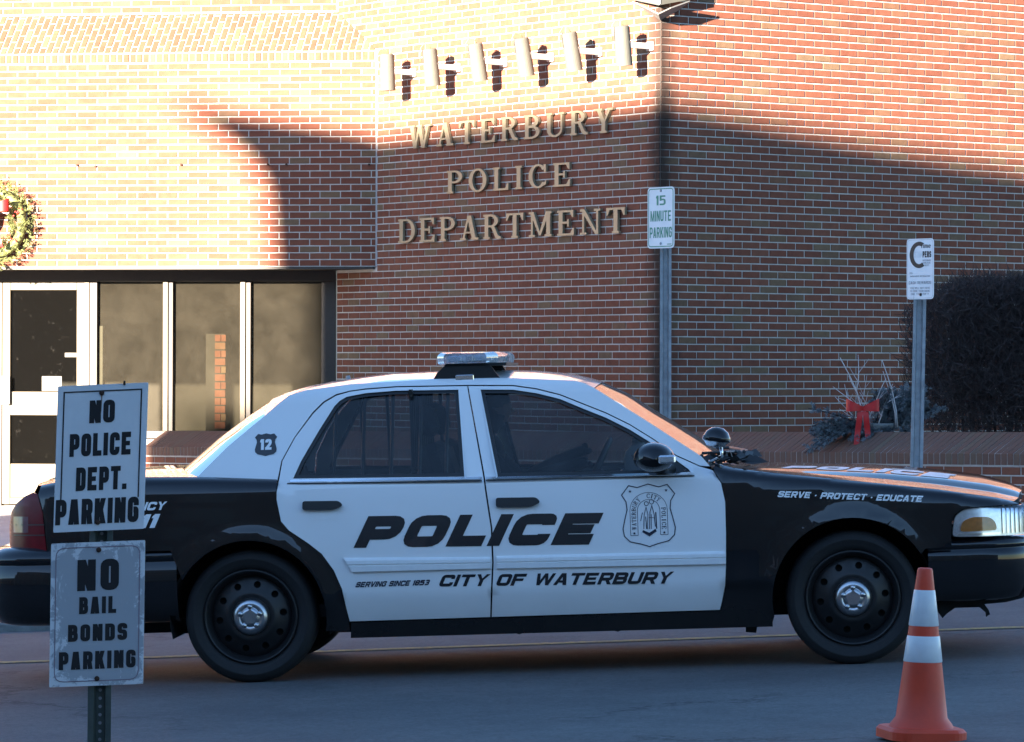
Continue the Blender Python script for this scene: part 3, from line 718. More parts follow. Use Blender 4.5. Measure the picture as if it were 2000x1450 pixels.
# ------------------------------------------------------------------ six cylinder wall lamps
tilts=[3,7,11,12,12,6]
ordn=['leftmost','second from left','third from left','fourth from left','fifth from left','rightmost']
for i,a in enumerate((.63,1.397,2.182,2.939,3.695,4.472)):
    a+=offB; zz=4.432; n=nrm(tB)
    L=thing('wall_lamp','grey cylinder wall lamp, %s of the six above the lettering'%ordn[i],'lamp',tuple(fB(a,zz,0)),'cylinder lamps above the lettering')
    Mb=Matrix.Translation(fB(a,zz,0))@basis(tB,Z,n).to_4x4()
    mb=MB(); mb.bbox(-.005,.085,-.04,.045,0.006,.035,.006,Mb); box=mb.build('wall_box',MT['bracket'],L,world=True)
    mb=MB(); mb.bbox(.036,.064,-.026,.030,.035,.31,.004,Mb); mb.build('bracket_arm',MT['bracket'],L,world=True)
    C=fB(a,zz,.30); ax=(Z*math.cos(R(tilts[i]))+n*math.sin(R(tilts[i]))).normalized()
    Q=basis(tB,ax.cross(tB).normalized(),ax).to_4x4()
    mb=MB(); Mc=Matrix.Translation(C)@Q
    mb.lathe([(.0,.176),(.060,.176),(.0745,.168),(.0755,.155),(.0755,-.185),(.068,-.185),(.066,-.03),(0,-.03)],28,Mc); mb.build('lamp_housing',MT['lampgrey'],L,smooth=False,world=True)
    mb=MB(); w=[Mc@Vector((.03,0,.17)),Mc@Vector((.03,-.02,.215)),Mc@Vector((.01,-.06,.235)),Mc@Vector((0,-.10,.19)),Mc@Vector((0,-.12,.06))]
    mb.tube(w,.005,6); mb.build('supply_wire',MT['wire'],L,smooth=True,world=True)
    mb=MB(); mb.bbox(.032,.070,-.034,.038,.270,.325,.004,Mb); mb.build('clamp',MT['bracket'],L,world=True)
# corner flood light
FL=thing('corner_flood_light','angular grey flood light wrapped round the brick corner at the top edge','lamp',tuple(PBC+Z*4.7))
nb,nc=nrm(tB),nrm(tC); out=(nb+nc).normalized()
mb=MB(); e=PBC+out*.10
def cp(x,y,z): return PBC+nb*x+nc*y+Z*z     # x out of B wall, y out of C wall
bot=[cp(.10,.10,4.785),cp(.10,-.34,4.875),cp(-.34,-.34,4.95),cp(-.34,.10,4.875)]; top=[cp(.10,.10,5.5),cp(.10,-.34,5.5),cp(-.34,-.34,5.5),cp(-.34,.10,5.5)]
mb.add(bot+top,[(0,1,2,3)[::-1],(4,5,6,7),(0,4,5,1)[::-1],(1,5,6,2)[::-1],(2,6,7,3)[::-1],(3,7,4,0)[::-1]])
mb.build('lamp_body',MT['lampgrey'],FL,world=True)
mb=MB(); mb.add([cp(.10,.10,4.79),cp(.11,.11,5.5),cp(.115,.085,5.5),cp(.105,.085,4.80),cp(.085,.115,5.5),cp(.085,.105,4.80)],[(0,1,2,3),(0,5,4,1)]); mb.build('corner_trim',MT['bracket'],FL,world=True)
mb=MB()
q=[cp(.02,.02,4.66),cp(.17,.02,4.755),cp(.02,-.20,4.765),cp(.17,-.20,4.83),cp(.02,.17,4.755),cp(-.20,.02,4.765),cp(-.20,.17,4.83),cp(.12,.12,4.70)]
mb.add(q+[p+Z*.012 for p in q],[(0,1,3,2),(0,5,6,4),(0,4,7,1),(8,10,11,9),(8,12,14,13),(8,9,15,12),(0,2,10,8),(1,9,11,3),(4,6,14,12),(0,8,13,5),(2,3,11,10),(5,13,14,6),(1,7,15,9),(7,4,12,15)]); mb.build('mounting_plate',MT['plate'],FL,world=True)

# ------------------------------------------------------------------ planter wall with canted brick coping
P0=V2(0,33.3); PW0,PW1=-6.45,9.5; SLP=.01445
fP0=wf(P0,tB)
def arz(a): return .711+(a+5.944)*SLP
pw=thing('planter_wall','low brick planter wall with canted rowlock coping in front of the corner','wall',tuple(fP0(0,.1,0)))
mb=MB(); nseg=24
def fw(a,zrel,d): return fP0(a,arz(a)+zrel,d)
as_=[PW0+(PW1-PW0)*i/nseg for i in range(nseg+1)]
for i in range(nseg):
    a0,a1=as_[i],as_[i+1]
    for (z0,d0),(z1,d1) in (((-1.2,-.005),(-.095,-.005)),((-.095,.003),(-.004,.003)),((-.004,.003),(.1515,-.262)),((.1515,-.262),(-.15,-.27)),((-.15,-.27),(-1.2,-.27))):
        mb.add([fw(a0,z0,d0),fw(a1,z0,d0),fw(a1,z1,d1),fw(a0,z1,d1)],[(0,1,2,3)])
mb.add([fw(PW1,-1.2,-.005),fw(PW1,-.004,-.005),fw(PW1,.15,-.262),fw(PW1,-1.2,-.27)],[(0,1,2,3)]); mb.add([fw(PW0,-1.2,-.005),fw(PW0,-.004,-.005),fw(PW0,.15,-.262),fw(PW0,-1.2,-.27)],[(3,2,1,0)])
core=mb.build('wall_core',MT['mortar'],pw,world=True)
tBs=(tB+Z*SLP).normalized()
cd=(-nrm(tB)*.26+Z*.154); cl=cd.length; cdn=cd.normalized()
a=PW0+.03; BV=[];BFc=[]; cope=None
def cope_mesh():
    # one canted coping brick: front face, canted top
    w=.0303; prof=[(-.006,-.088),(-.006,-.006),(.0,.0),( .262,.156),(.270,.156),(.270,-.05),(.03,-.088)]   # (depth into wall, height)
    V=[(x,d,z) for x in (-w,w) for d,z in prof]; n=len(prof)
    F=[tuple(range(n)),tuple(range(2*n-1,n-1,-1))]+[(i,n+i,n+(i+1)%n,(i+1)%n) for i in range(n)]
    return V,F
me=bpy.data.meshes.new('coping_brick'); v,fc=cope_mesh(); me.from_pydata(v,[],fc); me.update(); me.materials.append(MT['coping'])
Mrot=basis(tBs,-nrm(tB),Z).to_4x4().to_euler()
while a<PW1:
    P=fw(a,random.uniform(-.0008,.0012),random.uniform(-.001,.001)); px,py,s=proj(P)
    if True:
        o=link(bpy.data.objects.new('coping_brick',me)); o.parent=pw; o.location=P-wloc(pw); o.rotation_euler=Mrot
    a+=BH
# stretcher courses under the coping
pv_v=[];pv_f=[];pv_r=[]
def addbrick2(P):
    v,fc=brick_mesh(BL-.0105,BH-.0105); b=len(pv_v); M3=basis(tBs,-nrm(tB),Z); pv_v.extend(tuple(M3@Vector(q)+P) for q in v); pv_f.extend(tuple(q+b for q in w) for w in fc); pv_r.extend([random.random()]*len(fc))
for r in range(12):
    z=-.098-(r+.5)*BH; a=PW0-(BL/2 if r%2 else 0)
    while a<PW1-.2:
        P=fw(a+BL/2,z,-.005); px,py,s=proj(P)
        if (255<px<450) or (1560<px<2080):
            key=(round(BL-.0105,3),round(BH-.0105,3))
            if key not in cache:
                me2=bpy.data.meshes.new('brick'); v,fc=brick_mesh(*key); me2.from_pydata(v,[],fc); me2.update(); me2.materials.append(MT['brick_o']); cache[key]=me2
            o=link(bpy.data.objects.new('brick',cache[key])); o.parent=core; o.location=P-wloc(core); o.rotation_euler=Mrot
        elif a>PW0:
            addbrick2(P)
        a+=BL
o=mesh_ob('brickwork',pv_v,pv_f,MT['brick_s'],pw,world=True,kind='stuff')
at=o.data.attributes.new('rnd','FLOAT','FACE'); at.data.foreach_set('value',pv_r)
# planting bed behind the wall
mb=MB(); mb.grid(lambda u,v:tuple(fP0(PW0+.2+(PW1-PW0-.2)*u,arz(PW0+(PW1-PW0)*u)-.10+.02*math.sin(u*40+v*7),-.27-(1.36+2.6*max(0,(u-.52)))*v)),40,6); mb.build('planting_bed',MT['soil'],kind='structure')
# ------------------------------------------------------------------ patrol car (local: x forward, y away from the street camera side, z up)
car=thing('police_car','black and white police sedan with roof light bar driving past the station','car')
yaw=R(3.0); fwd=Vector((math.cos(yaw),-math.sin(yaw),.0377)).normalized(); lat=Vector((math.sin(yaw),math.cos(yaw),0)); upv=fwd.cross(lat)
car_org=Vector((-1.2083,19.3137,-.0240))
CM=Matrix(((fwd.x,lat.x,upv.x,car_org.x),(fwd.y,lat.y,upv.y,car_org.y),(fwd.z,lat.z,upv.z,car_org.z),(0,0,0,1)))
car.matrix_world=CM; WL[car.name]=Vector((0,0,0))
RW,FW=(0.004,.320),(2.920,.320)      # axle x,z
ZCX=[-1.26,-1.20,-1.13,-1.05,-.95,-.5,-.2,.16,.3]; ZCZ=[.86,.905,.95,.985,1.002,1.014,1.005,.982,.975]
ZFX=[2.20,2.285,2.346,2.48,2.77,3.06,3.35,3.63,3.71,3.80,3.9]; ZFZ=[1.0,.992,.968,.945,.906,.868,.828,.778,.757,.735,.70]
def zcrest(x):
    x=np.asarray(x,float)
    return np.where(x<.25,np.interp(x,ZCX,ZCZ),np.where(x>2.19,np.interp(x,ZFX,ZFZ),1.6))
def sst(t): t=np.clip(t,0,1); return t*t*(3-2*t)
def plan(x):
    x=np.asarray(x,float); w=np.full_like(x,.975)
    t=np.clip((x-3.42)/.46,0,.995); w-=.42*(1-np.sqrt(1-t*t)); w-=.03*np.clip((x-2.6)/1.2,0,1)**2
    t=np.clip((-.80-x)/.44,0,.995); w-=.40*(1-np.sqrt(1-t*t)); w-=.03*np.clip((.2-x)/1.2,0,1)**2
    return w
def Wlow(x,z):
    x=np.asarray(x,float); z=np.asarray(z,float); w=plan(x)
    w=w-.055*np.clip((.42-z)/.2,0,1.3)**1.4-.010*sst((.415-z)/.03)
    w=w-.052*np.clip((z-.55)/.42,0,1.2)**2
    for cx,cz in (RW,FW):
        rr=np.hypot(x-cx,z-cz); w=w+.015*np.exp(-((rr-.375)/.055)**2)*sst((z-.22)/.2)
    zc=zcrest(x); rr=.06; t=np.clip((z-(zc-rr))/rr,0,.999)
    return w-rr*(1-np.sqrt(1-t*t))
def Wgreen(x,z):
    x=np.asarray(x,float); z=np.asarray(z,float); t=np.clip(z-1.36,0,1)
    w=.897-.53*(z-.955)-7*t*t
    w=w-.32*np.clip(.35-x,0,2)**2-.075*np.clip(x-1.2,0,2)**2
    return w
def Wdoor(x,z):
    k=sst((np.asarray(z,float)-.938)/.026); return Wlow(x,z)*(1-k)+Wgreen(x,z)*k
def side_panel(name,outer,holes,mat,Wf,parent,off=0.0,rim=.022,grid=.045,sides=(-1,1),parents=None):
    P=np.array(outer); lo,hi=P.min(0),P.max(0)
    ex=[(a,b_) for a in np.arange(lo[0]+.013,hi[0],grid) for b_ in np.arange(lo[1]+.011,hi[1],grid)]
    ex=[e for e,k in zip(ex,pip(outer,ex)) if k] if ex else []
    # densify edges
    def dens(pl):
        o=[]
        for i in range(len(pl)):
            a,b_=np.array(pl[i]),np.array(pl[(i+1)%len(pl)]); n=max(1,int(np.linalg.norm(b_-a)/grid))
            o+=[tuple(a+(b_-a)*k/n) for k in range(n)]
        return o
    v,t=cdt([dens(outer)],[dens(h) for h in holes],ex); v=np.array(v); be=bedges(t)
    e=2e-3; x,z=v[:,0],v[:,1]; w=Wf(x,z)+off
    wx=(Wf(x+e,z)-Wf(x-e,z))/(2*e); wz=(Wf(x,z+e)-Wf(x,z-e))/(2*e)
    wz=np.clip(wz,-6,6)
    out=[]
    for s in sides:
        V=[(x[i],s*w[i],z[i]) for i in range(len(v))]; Nn=[Vector((-wx[i],s,-wz[i])).normalized() for i in range(len(v))]
        F=[q if s<0 else q[::-1] for q in t]
        if rim:
            for i,j in be:
                d=np.array([v[j][1]-v[i][1],-(v[j][0]-v[i][0])]); d/=max(np.linalg.norm(d),1e-9); nn=Vector((d[0],0,d[1])); b=len(V)
                V+=[V[i],V[j],(x[j],s*(w[j]-rim),z[j]),(x[i],s*(w[i]-rim),z[i])]; Nn+=[nn]*4
                F.append((b+1,b,b+3,b+2) if s<0 else (b,b+1,b+2,b+3))
        pr=parent if parents is None else parents[0 if s<0 else 1]
        out.append(mesh_ob(name,V,F,mat,pr,normals=Nn))
    return out
def circ(c,r,a0,a1,n=26): return [(c[0]+r*math.cos(a),c[1]+r*math.sin(a)) for a in np.linspace(a0,a1,n)]
def crest(xs,d=.0015): return [(float(x),float(zcrest(x))-d) for x in xs]
G=.004
# --- rear quarter panel
rq=[(.158-G,.966),(.153-G,.923),(.152-G,.884),(.172-G,.779),(.209-G,.735),(.304-G,.668),(.366-G,.616),(.421-G,.536),(.458-G,.445),(.474-G,.35),(.487-G,.27),(.487-G,.235)]
rq+=circ(RW,.372,-.20,math.pi-.0+.12,30)[0:30]
rq=[p for p in rq]
rq+=[(-.372,.36),(-.372,.655),(-.985,.655),(-.988,.72),(-1.002,.86),(-1.030,.945)]+crest(np.linspace(-1.03,.15,22))
# keep the arch simple: it ends behind the wheel at the bumper seam
arch=circ(RW,.372,-.22,math.pi*.5+1.03,26)
rq=rq[:12]+arch+[(-.372,.655)]+[(-.985,.655),(-.988,.72),(-1.002,.86),(-1.030,.945)]+crest(np.linspace(-1.022,.148,22))
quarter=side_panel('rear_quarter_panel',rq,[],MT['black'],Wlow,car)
# --- doors
dr_low=[(.158,.968),(.153,.923),(.152,.884),(.172,.779),(.209,.735),(.304,.668),(.366,.616),(.421,.536),(.458,.445),(.474,.35),(.487,.283)]
gap_low=[(1.172,.283),(1.181,.397),(1.193,.545),(1.192,.713),(1.161,.955)]
door_top_r=[(1.077,1.402),(.728,1.408),(.577,1.402),(.50,1.394),(.435,1.378),(.375,1.345),(.321,1.293),(.236,1.182),(.174,1.069)]
rwin=[(.229,.982),(.267,1.066),(.353,1.213),(.425,1.326),(.452,1.352),(.484,1.369),(.577,1.384),(.728,1.391),(1.034,1.385),(1.064,.964)]
fwin=[(1.144,1.382),(1.304,1.376),(1.418,1.355),(1.532,1.323),(1.645,1.272),(1.758,1.223),(1.871,1.162),(1.983,1.088),(2.094,1.005),(2.150,.962),(2.160,.950),(2.145,.945),(1.227,.958)]
rd=dr_low+[(p[0]-G,p[1]) for p in gap_low]+door_top_r
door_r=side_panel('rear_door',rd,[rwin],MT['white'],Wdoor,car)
df_front=[(2.278,.283),(2.289,.323),(2.307,.401),(2.315,.509),(2.320,.657),(2.321,.805),(2.304,.894),(2.267,.954)]
door_top_f=[(2.20,.975),(2.094,1.026),(1.983,1.110),(1.871,1.184),(1.758,1.244),(1.645,1.293),(1.532,1.342),(1.418,1.374),(1.304,1.394),(1.083,1.402)]
fd=df_front+door_top_f+[(p[0]+G,p[1]) for p in gap_low[::-1]]
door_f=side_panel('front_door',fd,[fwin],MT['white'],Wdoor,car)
# --- front fender
archf=circ(FW,.388,math.pi*.5-1.02,math.pi+.20,26)
ff=[(2.278+G,.272),(2.289+G,.323),(2.307+G,.401),(2.315+G,.509),(2.320+G,.657),(2.321+G,.805),(2.304+G,.894),(2.267+G,.956)]+crest(np.linspace(2.28,3.70,34))+[(3.74,.742),(3.50,.738),(3.45,.730),(3.42,.708),(3.405,.68),(3.398,.60),(3.398,.552),(3.272,.548)]+archf+[(2.53,.215),(2.53,.205),(2.30,.205)]
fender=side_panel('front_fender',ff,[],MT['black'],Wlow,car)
# --- side frame: A pillar, roof rail, C pillar
Fe=[(2.255,.972),(2.214,1.022),(1.95,1.205),(1.701,1.372),(1.655,1.396),(1.60,1.412),(1.3,1.434),(.9,1.442),(.5,1.432),(.28,1.410),(.20,1.388),(.151,1.352),(.078,1.290),(-.105,1.145),(-.25,1.008),(-.262,.992)]
sf=Fe+[(-.03,.986),(.150,.972)]+[(.174-.006,1.069),(.236-.006,1.182),(.321-.006,1.297),(.370,1.351),(.432,1.385),(.50,1.400),(.577,1.408),(.728,1.414),(1.08,1.408),(1.304,1.400),(1.418,1.380),(1.532,1.348),(1.645,1.299),(1.758,1.250),(1.871,1.190),(1.983,1.116),(2.094,1.032),(2.205,.978)]
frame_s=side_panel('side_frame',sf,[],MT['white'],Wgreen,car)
# --- rocker sill
side_panel('sill',[(.486,.200),(2.53,.192),(2.53,.203),(2.28,.268),(2.278,.276),(.492,.276)],[],MT['black'],Wlow,car)
# --- roof
RX=[.072,.146,.254,.374,.554,.675,.877,1.212,1.391,1.569,1.663,1.733]; RZ=[1.378,1.407,1.432,1.451,1.471,1.480,1.483,1.477,1.468,1.446,1.420,1.399]
EX=[p[0] for p in Fe[3:13]][::-1]; EZ=[p[1] for p in Fe[3:13]][::-1]
def roof_pt(u,v):
    p=2*v-1; ap=abs(p)
    xe0,xe1=.078,1.701; xc0,xc1=.068,1.735
    k=ap**2; x0=xc0+(xe0-xc0)*k; x1=xc1+(xe1-xc1)*k; x=x0+(x1-x0)*u
    xc=xc0+(xc1-xc0)*u; xe=xe0+(xe1-xe0)*u
    zc=float(np.interp(xc,RX,RZ)); ze=float(np.interp(xe,[.078]+EX,[1.290]+EZ)); w=float(Wgreen(xe,ze))
    # rear corners dip with the back light
    return (x,p*w,ze+(zc-ze)*(1-ap**2.4))
mb=MB(); mb.grid(roof_pt,44,28); roof=mb.build('roof',MT['white'],car,smooth=True)
# --- glass front and rear
WSX=[1.735,1.86,1.977,2.094,2.21,2.30,2.37]; WSZ=[1.398,1.335,1.253,1.179,1.102,1.035,.985]
AS=[(1.701,1.372),(1.95,1.205),(2.214,1.022),(2.25,.985)]
def arc_interp(pts,u):
    P=np.array(pts); d=np.r_[0,np.cumsum(np.linalg.norm(np.diff(P,axis=0),axis=1))]; s=u*d[-1]
    return float(np.interp(s,d,P[:,0])),float(np.interp(s,d,P[:,1]))
def screen(center,edge,pw=2.0):
    def fn(u,v):
        p=2*v-1; ap=abs(p); xc,zc=arc_interp(center,u); xe,ze=arc_interp(edge,u); w=float(Wgreen(xe,ze))-.004
        k=ap**pw; return (xc+(xe-xc)*k,p*w,zc+(ze-zc)*k-.004)
    return fn
ws=screen(list(zip(WSX,WSZ)),AS,2.2)
mb=MB(); mb.grid(ws,18,28,True); wind=mb.build('windscreen',MT['windscreen'],car,smooth=True)
RG=[(.070,1.376),(-.047,1.306),(-.209,1.194),(-.317,1.106),(-.412,1.031)]; RE=[(.078,1.290),(-.105,1.145),(-.25,1.008)]
rgf=screen(RG,RE,2.6)
mb=MB(); mb.grid(rgf,16,28); mb.build('rear_window',MT['glass'],car,smooth=True)
# black frit borders of the two screens
def border(fn,name,w0=.05):
    mb=MB()
    for rng in (((0,1),(0,.035)),((0,1),(.965,1)),((0,w0),(.035,.965)),((1-w0,1),(.035,.965))):
        (a,b_),(c,d)=rng; mb.grid(lambda u,v:tuple(Vector(fn(a+(b_-a)*u,c+(d-c)*v))+Vector((0,0,-.006))),10,10)
    mb.build(name,MT['plastic'],car,smooth=True)
border(ws,'windscreen_surround',.07); border(rgf,'rear_window_surround',.06)
# --- hood, fender tops, boot lid
HX=[2.30,2.472,2.798,3.102,3.405,3.605,3.735,3.831]; HZ=[.962,.960,.950,.934,.901,.868,.833,.788]
def shape(ap):
    return float(np.interp(ap,[0,.3,.45,.60,.69,.77,.86,1.0],[1,.93,.84,.70,.58,.27,.14,0]))
def hood_pt(x0f,x1f):
    def fn(u,p):
        ap=abs(p); x=x0f(ap)+(x1f(ap)-x0f(ap))*u; ze=float(zcrest(x)); w=float(Wlow(x,ze-.0008)); zc=float(np.interp(x+.0*ap,HX,HZ)); H=max(zc-ze,.004)
        return (x,p*w,ze-.0008+H*shape(ap))
    return fn
hp=hood_pt(lambda a:2.40-.11*a*a,lambda a:3.815-.10*a*a)
mb=MB(); mb.grid(lambda u,v:hp(u,(2*v-1)*.772),50,44); hood=mb.build('hood',MT['black'],car,smooth=True)
for s in (-1,1):
    mb=MB(); mb.grid(lambda u,v:hp(u,s*(.780+.22*v)),50,10,s>0); mb.build('fender_top',MT['black'],fender[0 if s<0 else 1],smooth=True)
mb=MB(); mb.grid(lambda u,v:(hp(u,(2*v-1)*.97)[0],hp(u,(2*v-1)*.97)[1],hp(u,(2*v-1)*.97)[2]-.035),20,20); mb.build('engine_bay',MT['under'],car,smooth=True)
mb=MB(); mb.grid(lambda u,v:(2.26+.14*u,(2*v-1)*.80,.962-.01*u),2,8); mb.build('cowl_panel',MT['plastic'],car)
TX=[-1.26,-1.225,-1.191,-1.137,-1.032,-.564,-.382,-.2]; TZ=[.80,.847,.936,.985,1.021,1.046,1.043,1.035]
def deck_pt(u,p):
    ap=abs(p); x0=-.40+.16*ap**2.4; x1=-1.125+.09*ap*ap; x=x0+(x1-x0)*u; ze=float(zcrest(x)); w=float(Wlow(x,ze-.0008)); zc=float(np.interp(x,TX,TZ)); H=max(zc-ze,.003)
    return (x,p*w,ze-.0008+H*(1-ap**2.6))
mb=MB(); mb.grid(lambda u,v:deck_pt(u,(2*v-1)*.80),26,30,True); boot=mb.build('boot_lid',MT['black'],car,smooth=True)
for s in (-1,1):
    mb=MB(); mb.grid(lambda u,v:deck_pt(u,s*(.806+.194*v)),26,8,s<0); mb.build('quarter_top',MT['black'],quarter[0 if s<0 else 1],smooth=True)
mb=MB(); 
def back_pt(u,v):
    p=(2*v-1); ap=abs(p); q=deck_pt(1,p*.80); z=q[2]-(q[2]-.66)*u
    return (q[0]-.10*math.sin(min(1,u*1.6)*math.pi/2)*(1-.25*ap),q[1]*(1-.12*u*0),z)
mb.grid(back_pt,14,24,True); mb.build('boot_face',MT['black'],boot,smooth=True)
mb=MB(); mb.bbox(-1.236,-1.222,-.16,.16,.72,.87,.004); mb.build('number_plate',MT['signwhite'],boot)
# inner shell so that panel gaps and window sills read dark
inner=[(-.98,.67),(-.98,.93),(.15,.93),(2.25,.93),(2.6,.88),(3.3,.80),(3.3,.55)]+circ(FW,.41,math.pi*.5-1.0,math.pi+.1,16)+[(2.4,.24),(.6,.24)]+circ(RW,.40,-.1,math.pi*.5+1.0,16)
side_panel('inner_panel',inner,[],MT['under'],Wlow,car,off=-.034,rim=0,grid=.12)
# --- side glass with seals and bright trims
def win(poly,door,kind):
    seal=[inset(poly,.017)]
    for k,s in enumerate((-1,1)):
        side_panel('window_seal',inset(poly,-.001),seal,MT['plastic'],Wgreen,door[k],off=-.004,rim=.012,grid=.09,sides=(s,))
        side_panel('window_glass',inset(poly,.012),[],MT['glass'],Wgreen,door[k],off=-.013,rim=0,grid=.09,sides=(s,))
        o=inset(poly,-.008)
        side_panel('window_trim',o,[inset(poly,-.001)],MT['trim_white'],Wdoor,door[k],off=.003,rim=.006,grid=.2,sides=(s,))
win(rwin,door_r,'r'); win(fwin,door_f,'f')
def strip(x0,x1,z0f,z1f,prof,mat,parent,name,s=-1,n=30,taper=0.0):
    """moulding along x; prof list of (t across 0..1, proud)"""
    mb=MB()
    def fn(u,v):
        x=x0+(x1-x0)*u; i=v*(len(prof)-1); k=int(min(i,len(prof)-2)); fr=i-k
        t=prof[k][0]+(prof[k+1][0]-prof[k][0])*fr; d=prof[k][1]+(prof[k+1][1]-prof[k][1])*fr
        z=z0f(x)+(z1f(x)-z0f(x))*t; xx=x+taper*t*(1-u)
        return (xx,s*(float(Wdoor(xx,z))+d),z)
    mb.grid(fn,n,len(prof)-1,s>0)
    V=mb.v; m=len(prof)
    # end caps
    for u in (0,1):
        mb.add([fn(u,j/(m-1)) for j in range(m)],[tuple(range(m))])
    return mb.build(name,mat,parent,smooth=False)
mp=[(0,-.004),(.0,.010),(.06,.014),(.42,.015),(.46,.009),(.52,.009),(.56,.015),(.80,.014),(.95,.009),(1,-.004)]
for k,s in enumerate((-1,1)):
    strip(.515,1.182,lambda x:.521-.005*(x-.5),lambda x:.595-.028*(x-.5),mp,MT['trim_white'],door_r[k],'side_moulding',s,taper=-.045)
    strip(1.212,2.314,lambda x:.516-.012*(x-1.2),lambda x:.580-.011*(x-1.2),mp,MT['trim_white'],door_f[k],'side_moulding',s)
    bp=[(0,.0),(.1,.006),(.9,.006),(1,.0)]
    strip(.215,1.150,lambda x:.966-.018*(x-.2),lambda x:.979-.018*(x-.2),bp,MT['chrome'],door_r[k],'belt_trim',s); strip(1.170,2.165,lambda x:.949-.010*(x-1.17),lambda x:.961-.010*(x-1.17),bp,MT['chrome'],door_f[k],'belt_trim',s)
    strip(.20,1.150,lambda x:.956-.018*(x-.2),lambda x:.963-.018*(x-.2),bp,MT['plastic'],door_r[k],'belt_seal',s); strip(1.170,2.178,lambda x:.940-.010*(x-1.17),lambda x:.946-.010*(x-1.17),bp,MT['plastic'],door_f[k],'belt_seal',s)
    # handles
    for (x0,x1,zt,zb,dr) in ((.279,.476,.873,.826,door_r[k]),(1.217,1.433,.859,.809,door_f[k])):
        zc=(zt+zb)/2
        poly=rpoly([(x0,zb+.004),(x1-.045,zb),(x1,zc-.004),(x1-.02,zt-.004),(x0,zt)],[.012,.02,.02,.02,.012])
        side_panel('door_handle',poly,[],MT['plastic'],Wdoor,dr,off=.020,rim=.03,grid=.02,sides=(s,))
        side_panel('handle_recess',rpoly(rect(x0+.035,zb-.045,x1-.035,zb+.01),.02),[],MT['trim_white'],Wdoor,dr,off=.0015,rim=0,grid=.02,sides=(s,))
# --- bumpers
def bumper(name,path,prof,mat,parent=car,n=1):
    """path: plan points (x,y) outer line, prof: (outset,z)"""
    P=[np.array(p,float) for p in path]; V=[];m=len(prof); F=[]
    for i,p in enumerate(P):
        a=P[max(i-1,0)]; b_=P[min(i+1,len(P)-1)]; d=b_-a; d/=np.linalg.norm(d); nn=np.array([d[1],-d[0]])
        for o,z in prof: V.append((p[0]+nn[0]*o,p[1]+nn[1]*o,z))
    for i in range(len(P)-1):
        for j in range(m-1): F.append((i*m+j,(i+1)*m+j,(i+1)*m+j+1,i*m+j+1))
    return mesh_ob(name,V,F,mat,parent,smooth=True)
def plan_path(xs,xe,wy,xr,n=22):
    pts=[(xs+(xr-xs)*t,-wy+.012*t*t) for t in np.linspace(0,1,8)]
    c=abs(xe-xr); sg=1 if xe>xs else -1
    for a in np.linspace(0,math.pi/2,n)[1:]: pts.append((xr+sg*c*math.sin(a)**.85,-(.50+(wy-.012-.50)*math.cos(a)**.75)))
    pts+= [(xe+sg*.02*(1-(y/.5)**2),y) for y in np.linspace(-.5,.5,9)[1:-1]]
    half=pts[:8+n-1]; return pts+[(x,-y) for x,y in half[::-1]]
pr=plan_path(-.345,-1.33,.945,-.92)[::-1]
bumper('rear_bumper',pr,[(-.30,.690),(-.10,.690),(-.045,.684),(-.008,.662),(.012,.640),(.016,.615),(.010,.607),(.010,.600),(.016,.594),(.020,.50),(.014,.42),(-.004,.355),(-.035,.318),(-.09,.302),(-.3,.300)],MT['black'])
pf=plan_path(3.285,3.82,.930,3.50)
bumper('front_bumper',pf,[(-.20,.300),(-.05,.285),(-.015,.300),(.004,.34),(.016,.42),(.020,.50),(.016,.528),(.008,.534),(.008,.540),(.014,.546),(.006,.570),(-.012,.588),(-.20,.590)],MT['black'])
mb=MB(); mb.grid(lambda u,v:(3.80-.10*(2*v-1)**2-.02*u,(2*v-1)*.47,.595+.175*u),6,16); grille=mb.build('grille',MT['plastic'],car,smooth=True)
for i in range(7):
    mb=MB(); z=.615+i*.023; mb.grid(lambda u,v:(3.812-.10*(2*v-1)**2+.004*math.sin(u*math.pi),(2*v-1)*.45,z+.009*u),2,16); mb.build('grille_bar',MT['chrome'],grille,smooth=True)
# torn under-bumper guard
def flap(pts,y,name,mat=MT['under'],th=.012):
    v,t=cdt([pts]); V=[(a,y,b_) for a,b_ in v]+[(a,y+th,b_) for a,b_ in v]; n=len(v); F=[q for q in t]+[tuple(i+n for i in q)[::-1] for q in t]
    for i,j in bedges(t): F.append((i,j,j+n,i+n)[::-1])
    return mesh_ob(name,V,F,mat,car)
flap([(3.29,.33),(3.31,.27),(3.335,.225),(3.352,.200),(3.375,.222),(3.42,.252),(3.50,.262),(3.535,.245),(3.560,.222),(3.562,.200),(3.582,.212),(3.575,.235),(3.556,.262),(3.66,.268),(3.74,.285),(3.80,.33)],-.80,'torn_guard')
flap([(.50,.25),(.52,.208),(.80,.204),(.82,.196),(1.0,.199),(1.28,.196),(1.30,.188),(1.33,.196),(1.75,.195),(1.78,.186),(1.81,.196),(2.40,.190),(2.40,.165),(2.45,.160),(2.455,.188),(2.53,.19),(2.53,.25)],-.84,'underbody_edge')
flap([(.50,.25),(2.53,.25),(2.53,.19),(.52,.205)],.84,'underbody_edge')
mb=MB(); mb.box(-.95,3.55,-.60,.60,.235,.30); mb.build('floor_pan',MT['under'],car)
mb=MB(); mb.box(.42,2.50,-.84,.84,.225,.28); mb.build('floor_pan',MT['under'],car)
